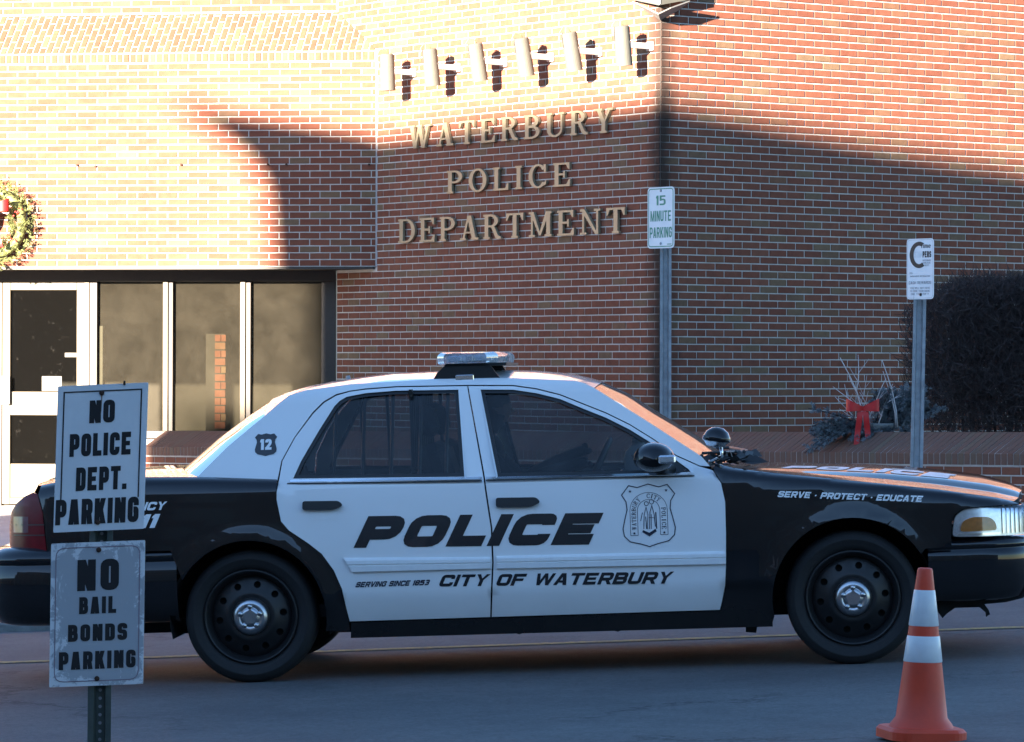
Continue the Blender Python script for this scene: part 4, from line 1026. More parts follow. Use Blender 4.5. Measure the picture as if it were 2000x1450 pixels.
for s in (-1,1):
    for c,nm in ((RW,'wheel_well'),(FW,'wheel_well')):
        mb=MB(); mb.grid(lambda u,v:(c[0]+.395*math.cos(-.25+u*(math.pi+.5)),s*(.93-.42*v),c[1]+.395*math.sin(-.25+u*(math.pi+.5))),24,2); 
        mb.add([(c[0]+.395*math.cos(a),s*.51,max(.2,c[1]+.395*math.sin(a))) for a in np.linspace(-.25,math.pi+.25,24)],[tuple(range(24))]); mb.build(nm,MT['under'],car,smooth=False)
# --- lamps
tl=[(-.986,.664),(-.992,.717),(-1.006,.86),(-1.034,.945),(-1.06,.955),(-1.11,.935),(-1.16,.90),(-1.19,.86),(-1.205,.78),(-1.205,.70),(-1.20,.664)]
tls=side_panel('tail_light',tl,[],MT['lens_red'],Wlow,car,off=.004,rim=.03,grid=.03)
for k,s in enumerate((-1,1)):
    for z0,z1 in ((.795,.800),(.745,.750)):
        side_panel('lens_rib',rect(-1.203,z0,-.995,z1),[],MT['plastic'],Wlow,tls[k],off=.0055,rim=0,grid=.04,sides=(s,))
    side_panel('reverse_lens',rect(-1.175,.760,-1.085,.838),[],MT['smoked'],Wlow,tls[k],off=.0052,rim=0,grid=.03,sides=(s,))
hl=rpoly([(3.404,.602),(3.44,.598),(3.60,.596),(3.85,.594),(3.85,.735),(3.60,.736),(3.475,.732),(3.418,.700)],[.02,0,0,0,0,0,.06,.03])
hls=side_panel('headlight',hl,[],MT['reflector'],Wlow,car,off=-.030,rim=0,grid=.025)
for k,s in enumerate((-1,1)):
    side_panel('lens',hl,[],MT['lens'],Wlow,hls[k],off=.004,rim=.03,grid=.025,sides=(s,))
    am=rpoly([(3.440,.622),(3.625,.622),(3.615,.665),(3.585,.688),(3.50,.690),(3.455,.672)],.02)
    side_panel('indicator',am,[],MT['amber'],Wlow,hls[k],off=-.012,rim=.018,grid=.02,sides=(s,))
    for i in range(9):
        x=3.652+i*.022
        if i%2==0 or i<6: side_panel('reflector_flute',rect(x,.605,x+.009,.725),[],MT['chrome'],Wlow,hls[k],off=-.024,rim=.006,grid=.03,sides=(s,))
    side_panel('reflector_step',rect(3.43,.601,3.64,.612),[],MT['chrome'],Wlow,hls[k],off=-.018,rim=.01,grid=.03,sides=(s,))
# --- wheels
def wheel(cx,s,nm):
    c=(cx,s*.93,.320); M=Matrix(((1,0,0,c[0]),(0,0,s,c[1]),(0,1,0,c[2]),(0,0,0,1)))      # local z -> outwards
    mb=MB(); mb.lathe([(.232,-.20),(.262,-.215),(.300,-.218),(.318,-.205),(.3225,-.17),(.3225,-.045),(.316,-.015),(.300,.002),(.285,.006),(.281,.009),(.277,.006),(.255,.003),(.238,-.010),(.228,-.022)],64,M)
    ty=mb.build(nm,MT['rubber'],car,smooth=True)
    mb=MB(); mb.lathe([(.228,-.20),(.232,-.022),(.226,-.006),(.219,-.008),(.214,-.024),(.206,-.030),(.196,-.062)],64,M); mb.build('rim',MT['steelblack'],ty,smooth=True)
    holes=[circ((.157*math.cos(a),.157*math.sin(a)),.0175,0,2*math.pi,11)[:-1] for a in np.arange(10)*2*math.pi/10+.1]
    ex=[(q*math.cos(a),q*math.sin(a)) for q in (.09,.105,.12,.135,.178,.187) for a in np.arange(40)*2*math.pi/40]
    v,t=cdt([circ((0,0),.197,0,2*math.pi,65)[:-1]],holes,ex)
    dep=lambda r_:float(np.interp(r_,[0,.085,.10,.118,.135,.16,.18,.197],[-.030,-.030,-.020,-.022,-.036,-.044,-.050,-.062]))
    V=[M@Vector((a,b_,dep(math.hypot(a,b_)))) for a,b_ in v]; mesh_ob('wheel_disc',V,t,MT['steelblack'],ty,smooth=True)
    mb=MB(); mb.lathe([(.20,-.075),(.0,-.075)],24,M); mb.build('brake_shield',MT['under'],ty)
    mb=MB(); mb.lathe([(.0905,-.030),(.0905,-.012),(.084,.002),(.070,.013),(.058,.016),(.052,.012),(.046,.010),(.044,.016),(.030,.021),(.0,.022)],40,M); cap=mb.build('hub_cap',MT['cap'],ty,smooth=True)
    for i in range(5):
        a=i*2*math.pi/5+ (.31 if s<0 else 0); ml=M@Matrix.Translation((.050*math.cos(a),.050*math.sin(a),.006))
        mb=MB(); mb.lathe([(.0135,0),(.0135,.012),(.010,.018),(0,.0195)],12,ml); mb.build('hub_nut',MT['cap'],cap,smooth=True)
    st=[((.040 if i%2==0 else .029)*math.cos(i*math.pi/5+.31),(.040 if i%2==0 else .029)*math.sin(i*math.pi/5+.31)) for i in range(10)]
    v,t=cdt([rpoly(st,.008)]); V=[M@Vector((a,b_,.0235)) for a,b_ in v]+[M@Vector((a,b_,.015)) for a,b_ in v]; n_=len(v)
    mesh_ob('hub_star',V,t+[(i,j,j+n_,i+n_) for i,j in bedges(t)],MT['cap'],cap)
    return ty
for cx in (RW[0],FW[0]):
    for s in (-1,1): wheel(cx,s,'wheel')
# --- mirrors
for k,s in enumerate((-1,1)):
    mb=MB(); mb.grid(lambda u,v:(1.985-.103*math.cos(u*2*math.pi)*(math.sin(v*math.pi)**.45)*(1 if math.cos(u*2*math.pi)<0 else .95),s*(1.00+.115*(1-2*v)*1.0),1.022+.080*math.sin(u*2*math.pi)*(math.sin(v*math.pi)**.45)*(1 if math.sin(u*2*math.pi)>0 else .80)),28,14,s<0)
    mr=mb.build('door_mirror',MT['black'],door_f[k],smooth=True)
    mb=MB(); mb.bbox(2.010,2.092,*sorted((s*1.02,s*1.123)),1.000,1.040,.008); mb.build('repeater_lamp',MT['reflector'],mr)
    mb=MB(); mb.tube([(2.06,s*.84,.965),(2.03,s*.90,.965),(1.99,s*.95,.985)],[.035,.03,.03],10); mb.build('mirror_stalk',MT['plastic'],mr,smooth=True)
    side_panel('mirror_sail',[(1.94,.966),(2.142,.962),(2.095,1.0),(2.0,1.07)],[],MT['plastic'],Wgreen,door_f[k],off=-.003,rim=.01,grid=.05,sides=(s,))
# --- light bar across the roof
lb=[]
mb=MB(); prof=rpoly([(.918,1.512),(1.215,1.508),(1.222,1.548),(1.205,1.567),(.935,1.571),(.916,1.556)],.012,4)
def lens_x(p): return [(x-(1.068)) for x,z in p]
NS=22; ys=np.linspace(-.60,.60,NS+1)
def barx(y): 
    t=abs(y)/.60; return .055*(1-t**2.2)          # swept forward in the middle
V=[];m_=len(prof)
for y in ys:
    t=abs(y)/.60; k=1-.30*max(0,(t-.9)/.1)**2
    for x,z in prof: V.append((1.068+(x-1.068)*k+barx(y),y,1.54+(z-1.54)*(1-.15*max(0,(t-.9)/.1)**2)))
F=[(i*m_+j,i*m_+(j+1)%m_,(i+1)*m_+(j+1)%m_,(i+1)*m_+j) for i in range(NS) for j in range(m_)]+[tuple(range(m_))[::-1],tuple(NS*m_+j for j in range(m_))]
bar=mesh_ob('light_bar',V,F,MT['lamp_bar'],car,smooth=False)
mb=MB(); V=[];base=[(.905,1.436),(1.245,1.430),(1.228,1.446),(1.185,1.506),(.970,1.510),(.925,1.470)]
for y0,y1 in ((-.585,-.50),(.50,.585)):
    mb=MB(); n0=len(base); vs=[(x,y,z) for y in (y0,y1) for x,z in base]; mb.add(vs,[tuple(range(n0)),tuple(range(2*n0-1,n0-1,-1))]+[(i,n0+i,n0+(i+1)%n0,(i+1)%n0)[::-1] for i in range(n0)])
    mb.build('bar_foot',MT['plastic'],bar)
mb=MB(); mb.box(.965,1.27,-.585,.585,1.500,1.512); mb.build('bar_tray',MT['plastic'],bar)
for s in (-1,1):
    mb=MB(); mb.bbox(1.018,1.108,*sorted((s*.588,s*.606)),1.428,1.458,.003); mb.build('bar_clip',MT['chrome'],bar)
for i,y in enumerate(np.linspace(-.52,.52,9)):
    for j,(x0,x1) in enumerate(((.965,1.035),(1.05,1.09),(1.10,1.185))):
        mb=MB(); mb.bbox(x0+barx(y),x1+barx(y),y-.045,y+.045,1.522,1.553,.004); mb.build('bar_reflector',MT['reflector'] if j!=1 else MT['chrome'],bar)
# --- spot lamps, wipers, aerial
for s in (-1,):
    mb=MB(); Ms=Matrix.Translation((2.292,s*.80,1.110))@Matrix.Rotation(R(8),4,'Y')
    mb.lathe([(.0,.052),(.03,.048),(.054,.030),(.068,.004),(.070,-.012),(.064,-.018),(.0,-.02)],26,Ms); sp=mb.build('spot_lamp',MT['black'],car,smooth=True)
    mb=MB(); mb.lathe([(.060,-.018),(.045,-.040),(0,-.050)],22,Ms); mb.build('spot_lens',MT['reflector'],sp,smooth=True)
    mb=MB(); mb.tube([(2.31,s*.79,1.065),(2.315,s*.785,1.02),(2.25,s*.77,.99)],.009,8); mb.build('spot_stem',MT['chrome'],sp,smooth=True)
mb=MB(); mb.tube([(2.22,-.70,1.035),(2.33,-.62,1.035),(2.40,-.42,1.030),(2.44,-.10,1.028)],[.008]*4,6); mb.tube([(2.45,-.55,.985),(2.40,-.50,1.03),(2.36,-.42,1.036)],.010,6); mb.build('wiper',MT['plastic'],car)
mb=MB(); mb.tube([(2.25,.50,1.03),(2.36,.40,1.036),(2.44,.05,1.026)],.008,6); mb.tube([(2.46,.40,.985),(2.40,.36,1.034)],.010,6); mb.build('wiper',MT['plastic'],car)
# leaf litter and ragged cowl seal at the foot of the screen
mb=MB(); rnd=random.Random(3)
for i in range(34):
    x=2.24+rnd.random()*.25; y=-.78+rnd.random()*.5; z=.985+rnd.random()*.035; a=rnd.random()*6.28; l=.03+rnd.random()*.05; w=.012+rnd.random()*.02; tz=rnd.uniform(-.02,.02)
    dx,dy=math.cos(a)*l,math.sin(a)*l
    mb.add([(x-dx,y-dy,z),(x-dy*.3,y+dx*.3,z+w),(x+dx,y+dy,z+tz),(x+dy*.3,y-dx*.3,z-w*.4)],[(0,1,2,3)])
mb.build('cowl_debris',MT['plastic'],car)
mb=MB(); mb.tube([(.44,-.1,1.455),(.438,-.1,1.475)],[.014,.010],8); mb.build('aerial_base',MT['bracket'],car,smooth=True)
# --- lettering on the near side
def onside(off=.0022): return lambda x,z:(x,-(float(Wdoor(x,z))+off),z)
def onlow(off=.0022): return lambda x,z:(x,-(float(Wlow(x,z))+off),z)
sh=.50
pol=text_glyphs('POLICE','wide',.152,1.150,sh,cx=.521,base=.640,align='l')
pol=[(c,[[(x,z-.018*(x-.52)) for x,z in p] for p in g]) for c,g in pol]
flat_text('police_lettering',pol[:3],onside(),MT['decal_black'],door_r[0],.04); flat_text('police_lettering',pol[3:],onside(),MT['decal_black'],door_f[0],.04)
ct=text_glyphs('CITY OF WATERBURY','widethin',.057,1.115,.45,cx=.925,base=.440,align='l'); ct=[(c,[[(x,z-.018*(x-.92)) for x,z in p] for p in g]) for c,g in ct]
flat_text('city_lettering',ct[:4],onside(),MT['decal_black'],door_r[0],.03); flat_text('city_lettering',ct[4:],onside(),MT['decal_black'],door_f[0],.03)
sv_=text_glyphs('SERVING SINCE 1853','widethin',.026,.355,.45,cx=.522,base=.449,align='l'); flat_text('motto_lettering',sv_,onside(),MT['decal_navy'],door_r[0],.03)
sp_=text_glyphs('SERVE * PROTECT * EDUCATE','widethin',.030,.690,.40,cx=2.572,base=.818,align='l'); sp_=[(c,[[(x,z-.068*(x-2.57)) for x,z in p] for p in g]) for c,g in sp_]
flat_text('motto_lettering',sp_,onlow(),MT['decal_white'],fender[0],.03)
flat_text('rear_lettering',text_glyphs('EMERGENCY','widethin',.040,.42,.40,cx=-.398,base=.853,align='r')+text_glyphs('911','wide',.066,.17,.45,cx=-.446,base=.768,align='r'),onlow(),MT['decal_white'],quarter[0],.03)
# hood lettering (reads from the front)
hd=text_glyphs('POLICE','wide',.20,.82,.3,cx=2.60,base=0,align='l')
def hoodmap(a,b_):
    x=a; ze=float(zcrest(x)); w=float(Wlow(x,ze-.0008)); pp_=.655-(b_/w); zc=float(np.interp(x,HX,HZ))
    return (x,-pp_*w,ze-.0008+max(zc-ze,.004)*shape(abs(pp_))+.0025)
flat_text('hood_lettering',hd,hoodmap,MT['decal_white'],hood,.05)
# number shield on the C pillar
def ongreen(off): return lambda x,z:(x,-(float(Wgreen(x,z))+off),z)
def shield(cx,top,w,h): 
    k=[(-.36,0.985),(-.20,.95),(0,1.0),(.20,.95),(.36,.985),(.50,.83),(.42,.72),(.405,.60),(.45,.45),(.49,.30),(.47,.18),(.36,.085),(.16,.045),(0,0),(-.16,.045),(-.36,.085),(-.47,.18),(-.49,.30),(-.45,.45),(-.405,.60),(-.42,.72),(-.50,.83)]
    return [(cx+a*w,top-h+b_*h) for a,b_ in k]
s12=shield(.089,1.205,.112,.110); flat_text('unit_shield',[('s',[s12])],ongreen(.0022),MT['decal_black'],frame_s[0],.03)
flat_text('unit_number',text_glyphs('12','impact',.052,.058,0,cx=.089,base=1.125),ongreen(.004),MT['decal_white'],frame_s[0],.03)
# crest on the front door
def mapc(fn,tilt=-.018): return lambda x,z:fn(x,z)
sc=(1.952,.903,.262,.305); S0=shield(*sc); ringp=[]
So=S0; Si=inset(S0,.0048); n_=len(S0); ringp=[[So[i],So[(i+1)%n_],Si[(i+1)%n_],Si[i]] for i in range(n_)]
crestg=[('r',ringp)]
def archp(w,h0,r_): return [(1.952-w,.655),(1.952-w,h0)]+[(1.952-w*math.cos(a),h0+w*.95*math.sin(a)) for a in np.linspace(0,math.pi,15)[1:-1]]+[(1.952+w,h0),(1.952+w,.655)]
for w in (.090,.054): crestg.append(('a',ribbon(archp(w,.775,0),.0022)))
crestg.append(('a',ribbon([(1.862,.656),(1.898,.656)],.0022)+ribbon([(2.006,.656),(2.042,.656)],.0022))) 
def star(cx,cz,r_): return [(cx+(r_ if i%2==0 else r_*.42)*math.sin(i*math.pi/5),cz+(r_ if i%2==0 else r_*.42)*math.cos(i*math.pi/5)) for i in range(10)]
crestg+=[('s',[star(1.865,.868,.0085)]),('s',[star(2.039,.868,.0085)]),('s',[star(1.880,.666,.008)]),('s',[star(2.024,.666,.008)])]
# legend round the arch
legend='WATERBURY  CITY  POLICE'; Lp=[]
path=[(1.880,.682)]+[(1.880,z) for z in np.linspace(.69,.775,6)]+[(1.952-.072*math.cos(a),.775+.069*math.sin(a)) for a in np.linspace(0.1,math.pi-.1,20)]+[(2.024,z) for z in np.linspace(.775,.69,6)]+[(2.024,.682)]
pp=np.array(path); dd=np.r_[0,np.cumsum(np.linalg.norm(np.diff(pp,axis=0),axis=1))]
for i,ch in enumerate(legend):
    if ch==' ': continue
    s_=dd[-1]*(i+.5)/len(legend); c=np.array([np.interp(s_,dd,pp[:,0]),np.interp(s_,dd,pp[:,1])]); e_=np.array([np.interp(s_+.003,dd,pp[:,0]),np.interp(s_+.003,dd,pp[:,1])]); tv=(e_-c)/np.linalg.norm(e_-c); nv=np.array([-tv[1],tv[0]])
    w_,g=serif(ch); hh=.021; kx=.0145/max(w_,.6)
    Lp.append((ch,[[tuple(c+tv*((a-w_/2)*kx)+nv*((b_-.5)*hh)) for a,b_ in p] for p in g]))
crestg+=Lp
# robed figures in the middle of the crest, as plain line work
fx,fz=1.952,.655
fig=[ribbon([(fx-.026,fz+.03),(fx-.022,fz+.10),(fx-.012,fz+.135),(fx-.004,fz+.10),(fx-.008,fz+.03)],.003),ribbon([(fx+.002,fz+.03),(fx+.006,fz+.11),(fx+.016,fz+.142),(fx+.026,fz+.10),(fx+.030,fz+.04)],.0035),
 ribbon(circ((fx-.010,fz+.152),.010,0,2*math.pi,10)[:-1],.003,True),ribbon(circ((fx+.015,fz+.160),.011,0,2*math.pi,10)[:-1],.003,True),
 ribbon([(fx-.030,fz+.11),(fx-.040,fz+.07)],.003),ribbon([(fx+.034,fz+.11),(fx+.036,fz+.03)],.005),[[(fx-.034,fz+.016),(fx,fz-.006),(fx+.036,fz+.018),(fx+.030,fz+.030),(fx,fz+.012),(fx-.030,fz+.026)]],ribbon([(fx-.015,fz+.09),(fx-.012,fz+.03)],.004),ribbon([(fx+.012,fz+.10),(fx+.010,fz+.03)],.003),ribbon([(fx,fz+.085),(fx+.026,fz+.083)],.002)]
crestg+=[('f',g) for g in fig]
flat_text('door_crest',crestg,onside(),MT['decal_navy'],door_f[0])
# --- cabin
def seat(x,y,nm,wide=.25):
    mb=MB(); mb.bbox(x-.05,x+.46,y-wide,y+wide,.44,.58,.04); st=mb.build(nm,MT['cloth'],car,smooth=False)
    mb=MB(); Mx=Matrix.Translation((x,y,.55))@Matrix.Rotation(R(-16),4,'Y'); mb.bbox(-.08,.07,-wide,wide,0,.60,.05,Mx); mb.build('backrest',MT['cloth'],st)
    if wide<.4:
        mb=MB(); mb.bbox(-.05,.05,-.13,.13,.63,.80,.04,Mx); mb.build('headrest',MT['cloth'],st)
seat(1.05,-.38,'front_seat'); seat(1.05,.38,'front_seat'); seat(.20,0,'rear_seat',.62)
mb=MB(); mb.grid(lambda u,v:(1.78+.46*u,(2*v-1)*.78,.93+.05*math.sin(u*math.pi)-.02*u),8,10); mb.add([(1.78,-.78,.93),(1.78,.78,.93),(1.90,.78,.45),(1.90,-.78,.45)],[(0,1,2,3)]); mb.build('dashboard',MT['dash'],car,smooth=False)
mb=MB(); Mw=Matrix.Translation((1.66,.38,.93))@Matrix.Rotation(R(-64),4,'Y'); 
tor=[Mw@Vector((.185*math.cos(a),.185*math.sin(a),0)) for a in np.linspace(0,2*math.pi,33)]; mb.tube(tor,.016,8,False); mb.tube([Mw@Vector((-.18,0,0)),Mw@Vector((.18,0,0))],.014,6); mb.tube([Mw@Vector((0,0,0)),Mw@Vector((.0,0,-.3))],.03,6); mb.build('steering_wheel',MT['plastic'],car,smooth=True)
mb=MB()
for y in np.linspace(-.66,.66,12): mb.tube([(.80,y,.55),(.80,y,1.395)],.011,6)
for z in (.62,1.0,1.38): mb.tube([(.80,-.70,z),(.80,.70,z)],.013,6)
mb.build('prisoner_partition',MT['steelblack'],car)
for s in (-1,1):
    mb=MB()
    for x in (.42,.56,.70,.84,.97): mb.tube([(x,s*(float(Wgreen(x,.97))-.05),.93),(x+.01,s*(float(Wgreen(x,1.36))-.05),1.37)],.009,6)
    mb.build('window_bars',MT['steelblack'],car)
mb=MB(); mb.grid(lambda u,v:tuple(Vector(roof_pt(.06+.88*u,.05+.9*v))-Vector((0,0,.045))),12,12); mb.build('headliner',MT['lightvinyl'],car,smooth=True)
mb=MB(); mb.box(-.36,.30,-.62,.62,.93,.955); mb.build('parcel_shelf',MT['dash'],car)
mb=MB(); mb.box(.10,2.2,-.80,.80,.30,.36); mb.build('cabin_floor',MT['cloth'],car)
# plastic jug on the near side of the dash
jug=thing('plastic_jug','milky white plastic jug on the dashboard behind the passenger window','jug'); jug.parent=None
jug.matrix_world=CM@Matrix.Translation((1.905,-.56,.935)); WL[jug.name]=Vector((0,0,0))
mb=MB(); mb.lathe([(0,0),(.062,0),(.070,.01),(.070,.085),(.062,.115),(.040,.140),(.030,.150),(.030,.168),(0,.168)],22,Matrix.Diagonal((1.05,.8,1,1))); mb.build('jug_body',MT['jug'],jug,smooth=True)
mb=MB(); mb.lathe([(.033,.165),(.033,.186),(0,.187)],16); mb.build('jug_cap',MT['bracket'],jug,smooth=True)
mb=MB(); mb.tube([(-.03,-.055,.10),(-.015,-.075,.080),(.015,-.075,.080),(.03,-.055,.10)],.006,6); mb.build('jug_handle',MT['bracket'],jug,smooth=True)
# --- driver
drv=thing('person','driver in dark uniform holding the steering wheel, seen through the police car window','person'); drv.matrix_world=CM@Matrix.Translation((1.10,.38,.55)); WL[drv.name]=Vector((0,0,0))
def skin_body(name,nodes,edges,mat,parent,sub=2):
    me=bpy.data.meshes.new(name); me.from_pydata([n[0] for n in nodes],edges,[]); me.update(); me.materials.append(mat)
    o=link(bpy.data.objects.new(name,me)); o.parent=parent
    m=o.modifiers.new('skin','SKIN'); m.use_smooth_shade=True
    lay=me.skin_vertices[0].data if me.skin_vertices else None
    if lay is None:
        bpy.context.view_layer.objects.active=o; me.skin_vertices.new() if hasattr(me.skin_vertices,'new') else None; lay=me.skin_vertices[0].data
    for i,n in enumerate(nodes):
        r_=n[1]; lay[i].radius=r_ if isinstance(r_,tuple) else (r_,r_)
        lay[i].use_root=(i==0)
    s_=o.modifiers.new('sub','SUBSURF'); s_.levels=sub; s_.render_levels=sub
    return o
nd=[((.08,0,.10),(.15,.13)),((.03,0,.30),(.14,.12)),((.0,0,.46),(.165,.12)),((.0,0,.545),(.10,.09)),((.01,0,.60),.056),((.03,0,.665),(.075,.075)),((.045,0,.735),(.085,.088)),((.035,0,.79),(.066,.07)),
 ((.0,-.20,.50),.062),((.16,-.24,.33),.050),((.36,-.19,.40),.040),((.46,-.165,.43),.030),((.49,-.16,.435),(.036,.022)),((.0,.20,.50),.062),((.17,.25,.34),.050),((.36,.17,.44),.040),((.45,.15,.48),.030),((.48,.145,.49),(.036,.022)),
 ((.18,-.10,.08),.095),((.48,-.13,.10),.075),((.62,-.13,-.16),.055),((.74,-.13,-.20),.04),((.18,.10,.08),.095),((.48,.13,.10),.075),((.62,.13,-.16),.055),((.74,.13,-.20),.04),
 ((.118,0,.715),.018),((.55,-.185,.44),.010),((.555,-.165,.43),.010),((.555,-.148,.425),.010),((.545,-.13,.425),.009),((.525,-.175,.465),.011),((.54,.165,.50),.010),((.545,.147,.49),.010),((.54,.13,.485),.010),((.53,.115,.48),.009),((.515,.16,.525),.011)]
ed=[(0,1),(1,2),(2,3),(3,4),(4,5),(5,6),(6,7),(3,8),(8,9),(9,10),(10,11),(11,12),(3,13),(13,14),(14,15),(15,16),(16,17),(0,18),(18,19),(19,20),(20,21),(0,22),(22,23),(23,24),(24,25),(6,26)]+[(12,i) for i in range(27,32)]+[(17,i) for i in range(32,37)]
body=skin_body('body',nd,ed,MT['uniform'],drv,1)
mb=MB(); mb.lathe([(.088,.0),(.098,.035),(.085,.085),(.05,.108),(0,.115)],18,Matrix.Translation((.035,0,.735))); mb.build('hair',MT['hair'],drv,smooth=True)
mb=MB(); mb.lathe([(.0,-.075),(.045,-.06),(.066,-.015),(.072,.03),(.0,.05)],16,Matrix.Translation((.068,0,.72))); mb.add([(.13,-.012,.735),(.13,.012,.735),(.158,0,.712),(.13,0,.70)],[(0,1,2),(1,3,2),(3,0,2)]); mb.build('face',MT['skin'],drv,smooth=True)
# ------------------------------------------------------------------ sign posts
def u_post(name,x,y,z0,z1,w,mat,parent,lean=(0,0),rot=0,holes=True):
    """hat-section steel post, open side towards -y"""
    h=w/2; prof=[(-h,0),(-h*.52,0),(-h*.36,.022),(h*.36,.022),(h*.52,0),(h,0)]; th=.004
    pr=prof+[(a,b_+th) for a,b_ in prof[::-1]]; n=len(pr); c,s=math.cos(rot),math.sin(rot)
    mb=MB(); V=[]
    for k,z in enumerate((z0,z1)):
        for a,b_ in pr: V.append((x+lean[0]*k+a*c-b_*s,y+lean[1]*k+a*s+b_*c,z))
    mb.add(V,[(i,(i+1)%n,n+(i+1)%n,n+i) for i in range(n)]+[tuple(range(n,2*n))]); o=mb.build(name,mat,parent,world=True)
    if holes:
        mh=MB(); z=z0+.05
        while z<z1-.03:
            k=(z-z0)/(z1-z0); px_,py_=x+lean[0]*k,y+lean[1]*k
            mh.lathe([(.0055,0),(0,0)],8,Matrix.Translation((px_-.0205*s,py_+.0205*c,z))@Matrix.Rotation(rot,4,'Z')@Matrix.Rotation(R(90),4,'X')); z+=.0254*1.0
        mh.build('bolt_holes',MT['ink'] if mat is not MT['greenpost'] else MT['galv'],o,world=True)
    return o
def plate(name,O,ex,ez,w,h,mat,parent,rc=.03,th=.003):
    """flat sign blade: O bottom-left, ex/ez unit-ish vectors"""
    n=Vector(ex).cross(Vector(ez)).normalized()
    pl=rpoly([(0,0),(w,0),(w,h),(0,h)],rc); v,t=cdt([pl]); k=len(v)
    P=lambda a,b_,d:O+ex*a+ez*b_+n*d
    V=[P(a,b_,0) for a,b_ in v]+[P(a,b_,-th) for a,b_ in v]; F=list(t)+[tuple(i+k for i in q)[::-1] for q in t]+[(j,i,i+k,j+k) for i,j in bedges(t)]
    return mesh_ob(name,V,F,mat,parent,world=True),P
def ink(name,glyphs,P,parent,mat,d=.0012):
    L=wloc(parent); return flat_text(name,glyphs,lambda a,b_:P(a,b_,d)-L,mat,parent)
def frame_poly(w,h,m,t,rc):
    o=rpoly(rect(m,m,w-m,h-m),rc); i_=inset(o,t); n=len(o); return [('f',[[o[k],o[(k+1)%n],i_[(k+1)%n],i_[k]] for k in range(n)])]
def bolt(P,a,b_,parent,mat,r_=.008):
    c=P(a,b_,0); n=(P(a,b_,1)-c).normalized(); mb=MB(); e=n.cross(Z).normalized(); mb.lathe([(r_,0),(r_,.004),(r_*.6,.007),(0,.008)],10,Matrix.Translation(c)@basis(e,n.cross(e),n).to_4x4()); mb.build('bolt',mat,parent,world=True)
# near post with two blades
sp=thing('street_sign','near sign post with two white blades forbidding police department and bail bonds parking','sign',(-1.262,11.66,road_z(-1.26)))
u_post('post',-1.270,11.66,road_z(-1.27),1.448,.072,MT['greenpost'],sp,lean=(.010,0))
O=Vector((-1.409,11.65,.994)); ex=Vector((.278,0,.013)).normalized(); ez=Vector((.013,0,.450)).normalized(); w,h=.2783,.4502
b1,P1=plate('blade',O,ex,ez,w,h,MT['signwhite'],sp,.003)
brd=[('b',[rect(.018,.098,.0222,h-.018),rect(w-.0222,.098,w-.018,h-.018),rect(.018,h-.0222,w-.018,h-.018)])]
ink('border',brd,P1,b1,MT['ink']); b1['label']='white upper blade with bold black no police parking words'
for s,cx,base,hh,ww in (('NO',.139,.332,.070,.078),('POLICE',.137,.231,.070,.190),('DEPT.',.143,.125,.072,.156),('PARKING',.133,.022,.078,.256)):
    ink('lettering',text_glyphs(s,'impact',hh,ww,cx=cx,base=base),P1,b1,MT['ink'])
bolt(P1,.136,.424,b1,MT['rust']); bolt(P1,.136,.026,b1,MT['rust'])
mbx=[('d',[[(.131,.424),(.141,.424),(.1375,.345),(.1345,.33)]])]
ink('rust_run',[('d',[[(.1335,.42),(.1385,.42),(.1365,.37),(.1355,.36)]])],P1,b1,simple('rust_stain',(.30,.22,.17),.8,var=.2),.0009)
mb=MB(); mb.bbox(-1.195,-1.188,11.645,11.652,1.448,1.462,.002); mb.build('spare_bolt',MT['rust'],sp,world=True)
O=Vector((-1.420,11.648,.518)); ex=Vector((.289,0,.012)).normalized(); ez=Vector((.005,0,.442)).normalized(); w,h=.289,.442
b2,P2=plate('blade',O,ex,ez,w,h,MT['signpeel'],sp,.004)
ink('border',frame_poly(w,h,.014,.003,.03),P2,b2,MT['pinkline']); b2['label']='peeling grey lower blade with no bail bonds words'
for s,cx,base,hh,ww in (('NO',.146,.293,.096,.128),('BAIL',.146,.222,.052,.114),('BONDS',.147,.138,.052,.182),('PARKING',.147,.052,.055,.236)):
    ink('lettering',text_glyphs(s,'impact',hh,ww,cx=cx,base=base,gap=.14),P2,b2,MT['ink'])
bolt(P2,.147,.418,b2,MT['rust']); bolt(P2,.147,.022,b2,MT['rust'])
# far pavement signs (turned towards the traffic)
ang=R(52); exs=Vector((math.cos(ang),-math.sin(ang),0))
gz=lambda x:pave_z(x,28.0)
s15=thing('street_sign','white fifteen minute parking sign with green letters on a tall steel post','sign',(1.135,28.0,gz(1.135)))
u_post('post',1.138,28.02,gz(1.138),2.845,.084,MT['galv'],s15,lean=(-.004,0),holes=False)
nS=exs.cross(Z).normalized(); O=Vector((1.135,28.0,2.398))-exs*.1525+nS*.05; bl,P=plate('blade',O,exs,Z,.305,.452,MT['signwhite'],s15,.035)
ink('border',frame_poly(.305,.452,.010,.007,.030),P,bl,MT['green'])
for s,base,hh,ww in (('15',.318,.072,.110),('MINUTE',.200,.078,.235),('PARKING',.078,.078,.252)): ink('lettering',text_glyphs(s,'narrow',hh,ww,cx=.1525,base=base),P,bl,MT['green'])
ink('maker_mark',[('m',[rect(.225,.026,.275,.032)])],P,bl,MT['green']); bolt(P,.1525,.425,bl,MT['galv'],.010); bolt(P,.1525,.035,bl,MT['galv'],.010)
scs=thing('street_sign','small white crime stoppers sign on a steel post beside the hedge','sign',(3.0,28.0,gz(3.0)))
u_post('post',2.985,28.02,gz(2.985),2.46,.094,MT['galv'],scs,lean=(.038,0),holes=False)
O=Vector((3.05,28.0,2.027))-exs*.1425+nS*.05; bl,P=plate('blade',O,exs,Z,.285,.448,MT['signwhite'],scs,.035)
ink('border',frame_poly(.285,.448,.008,.002,.030),P,bl,MT['galv'])
cc=(.132,.328); cr=[]
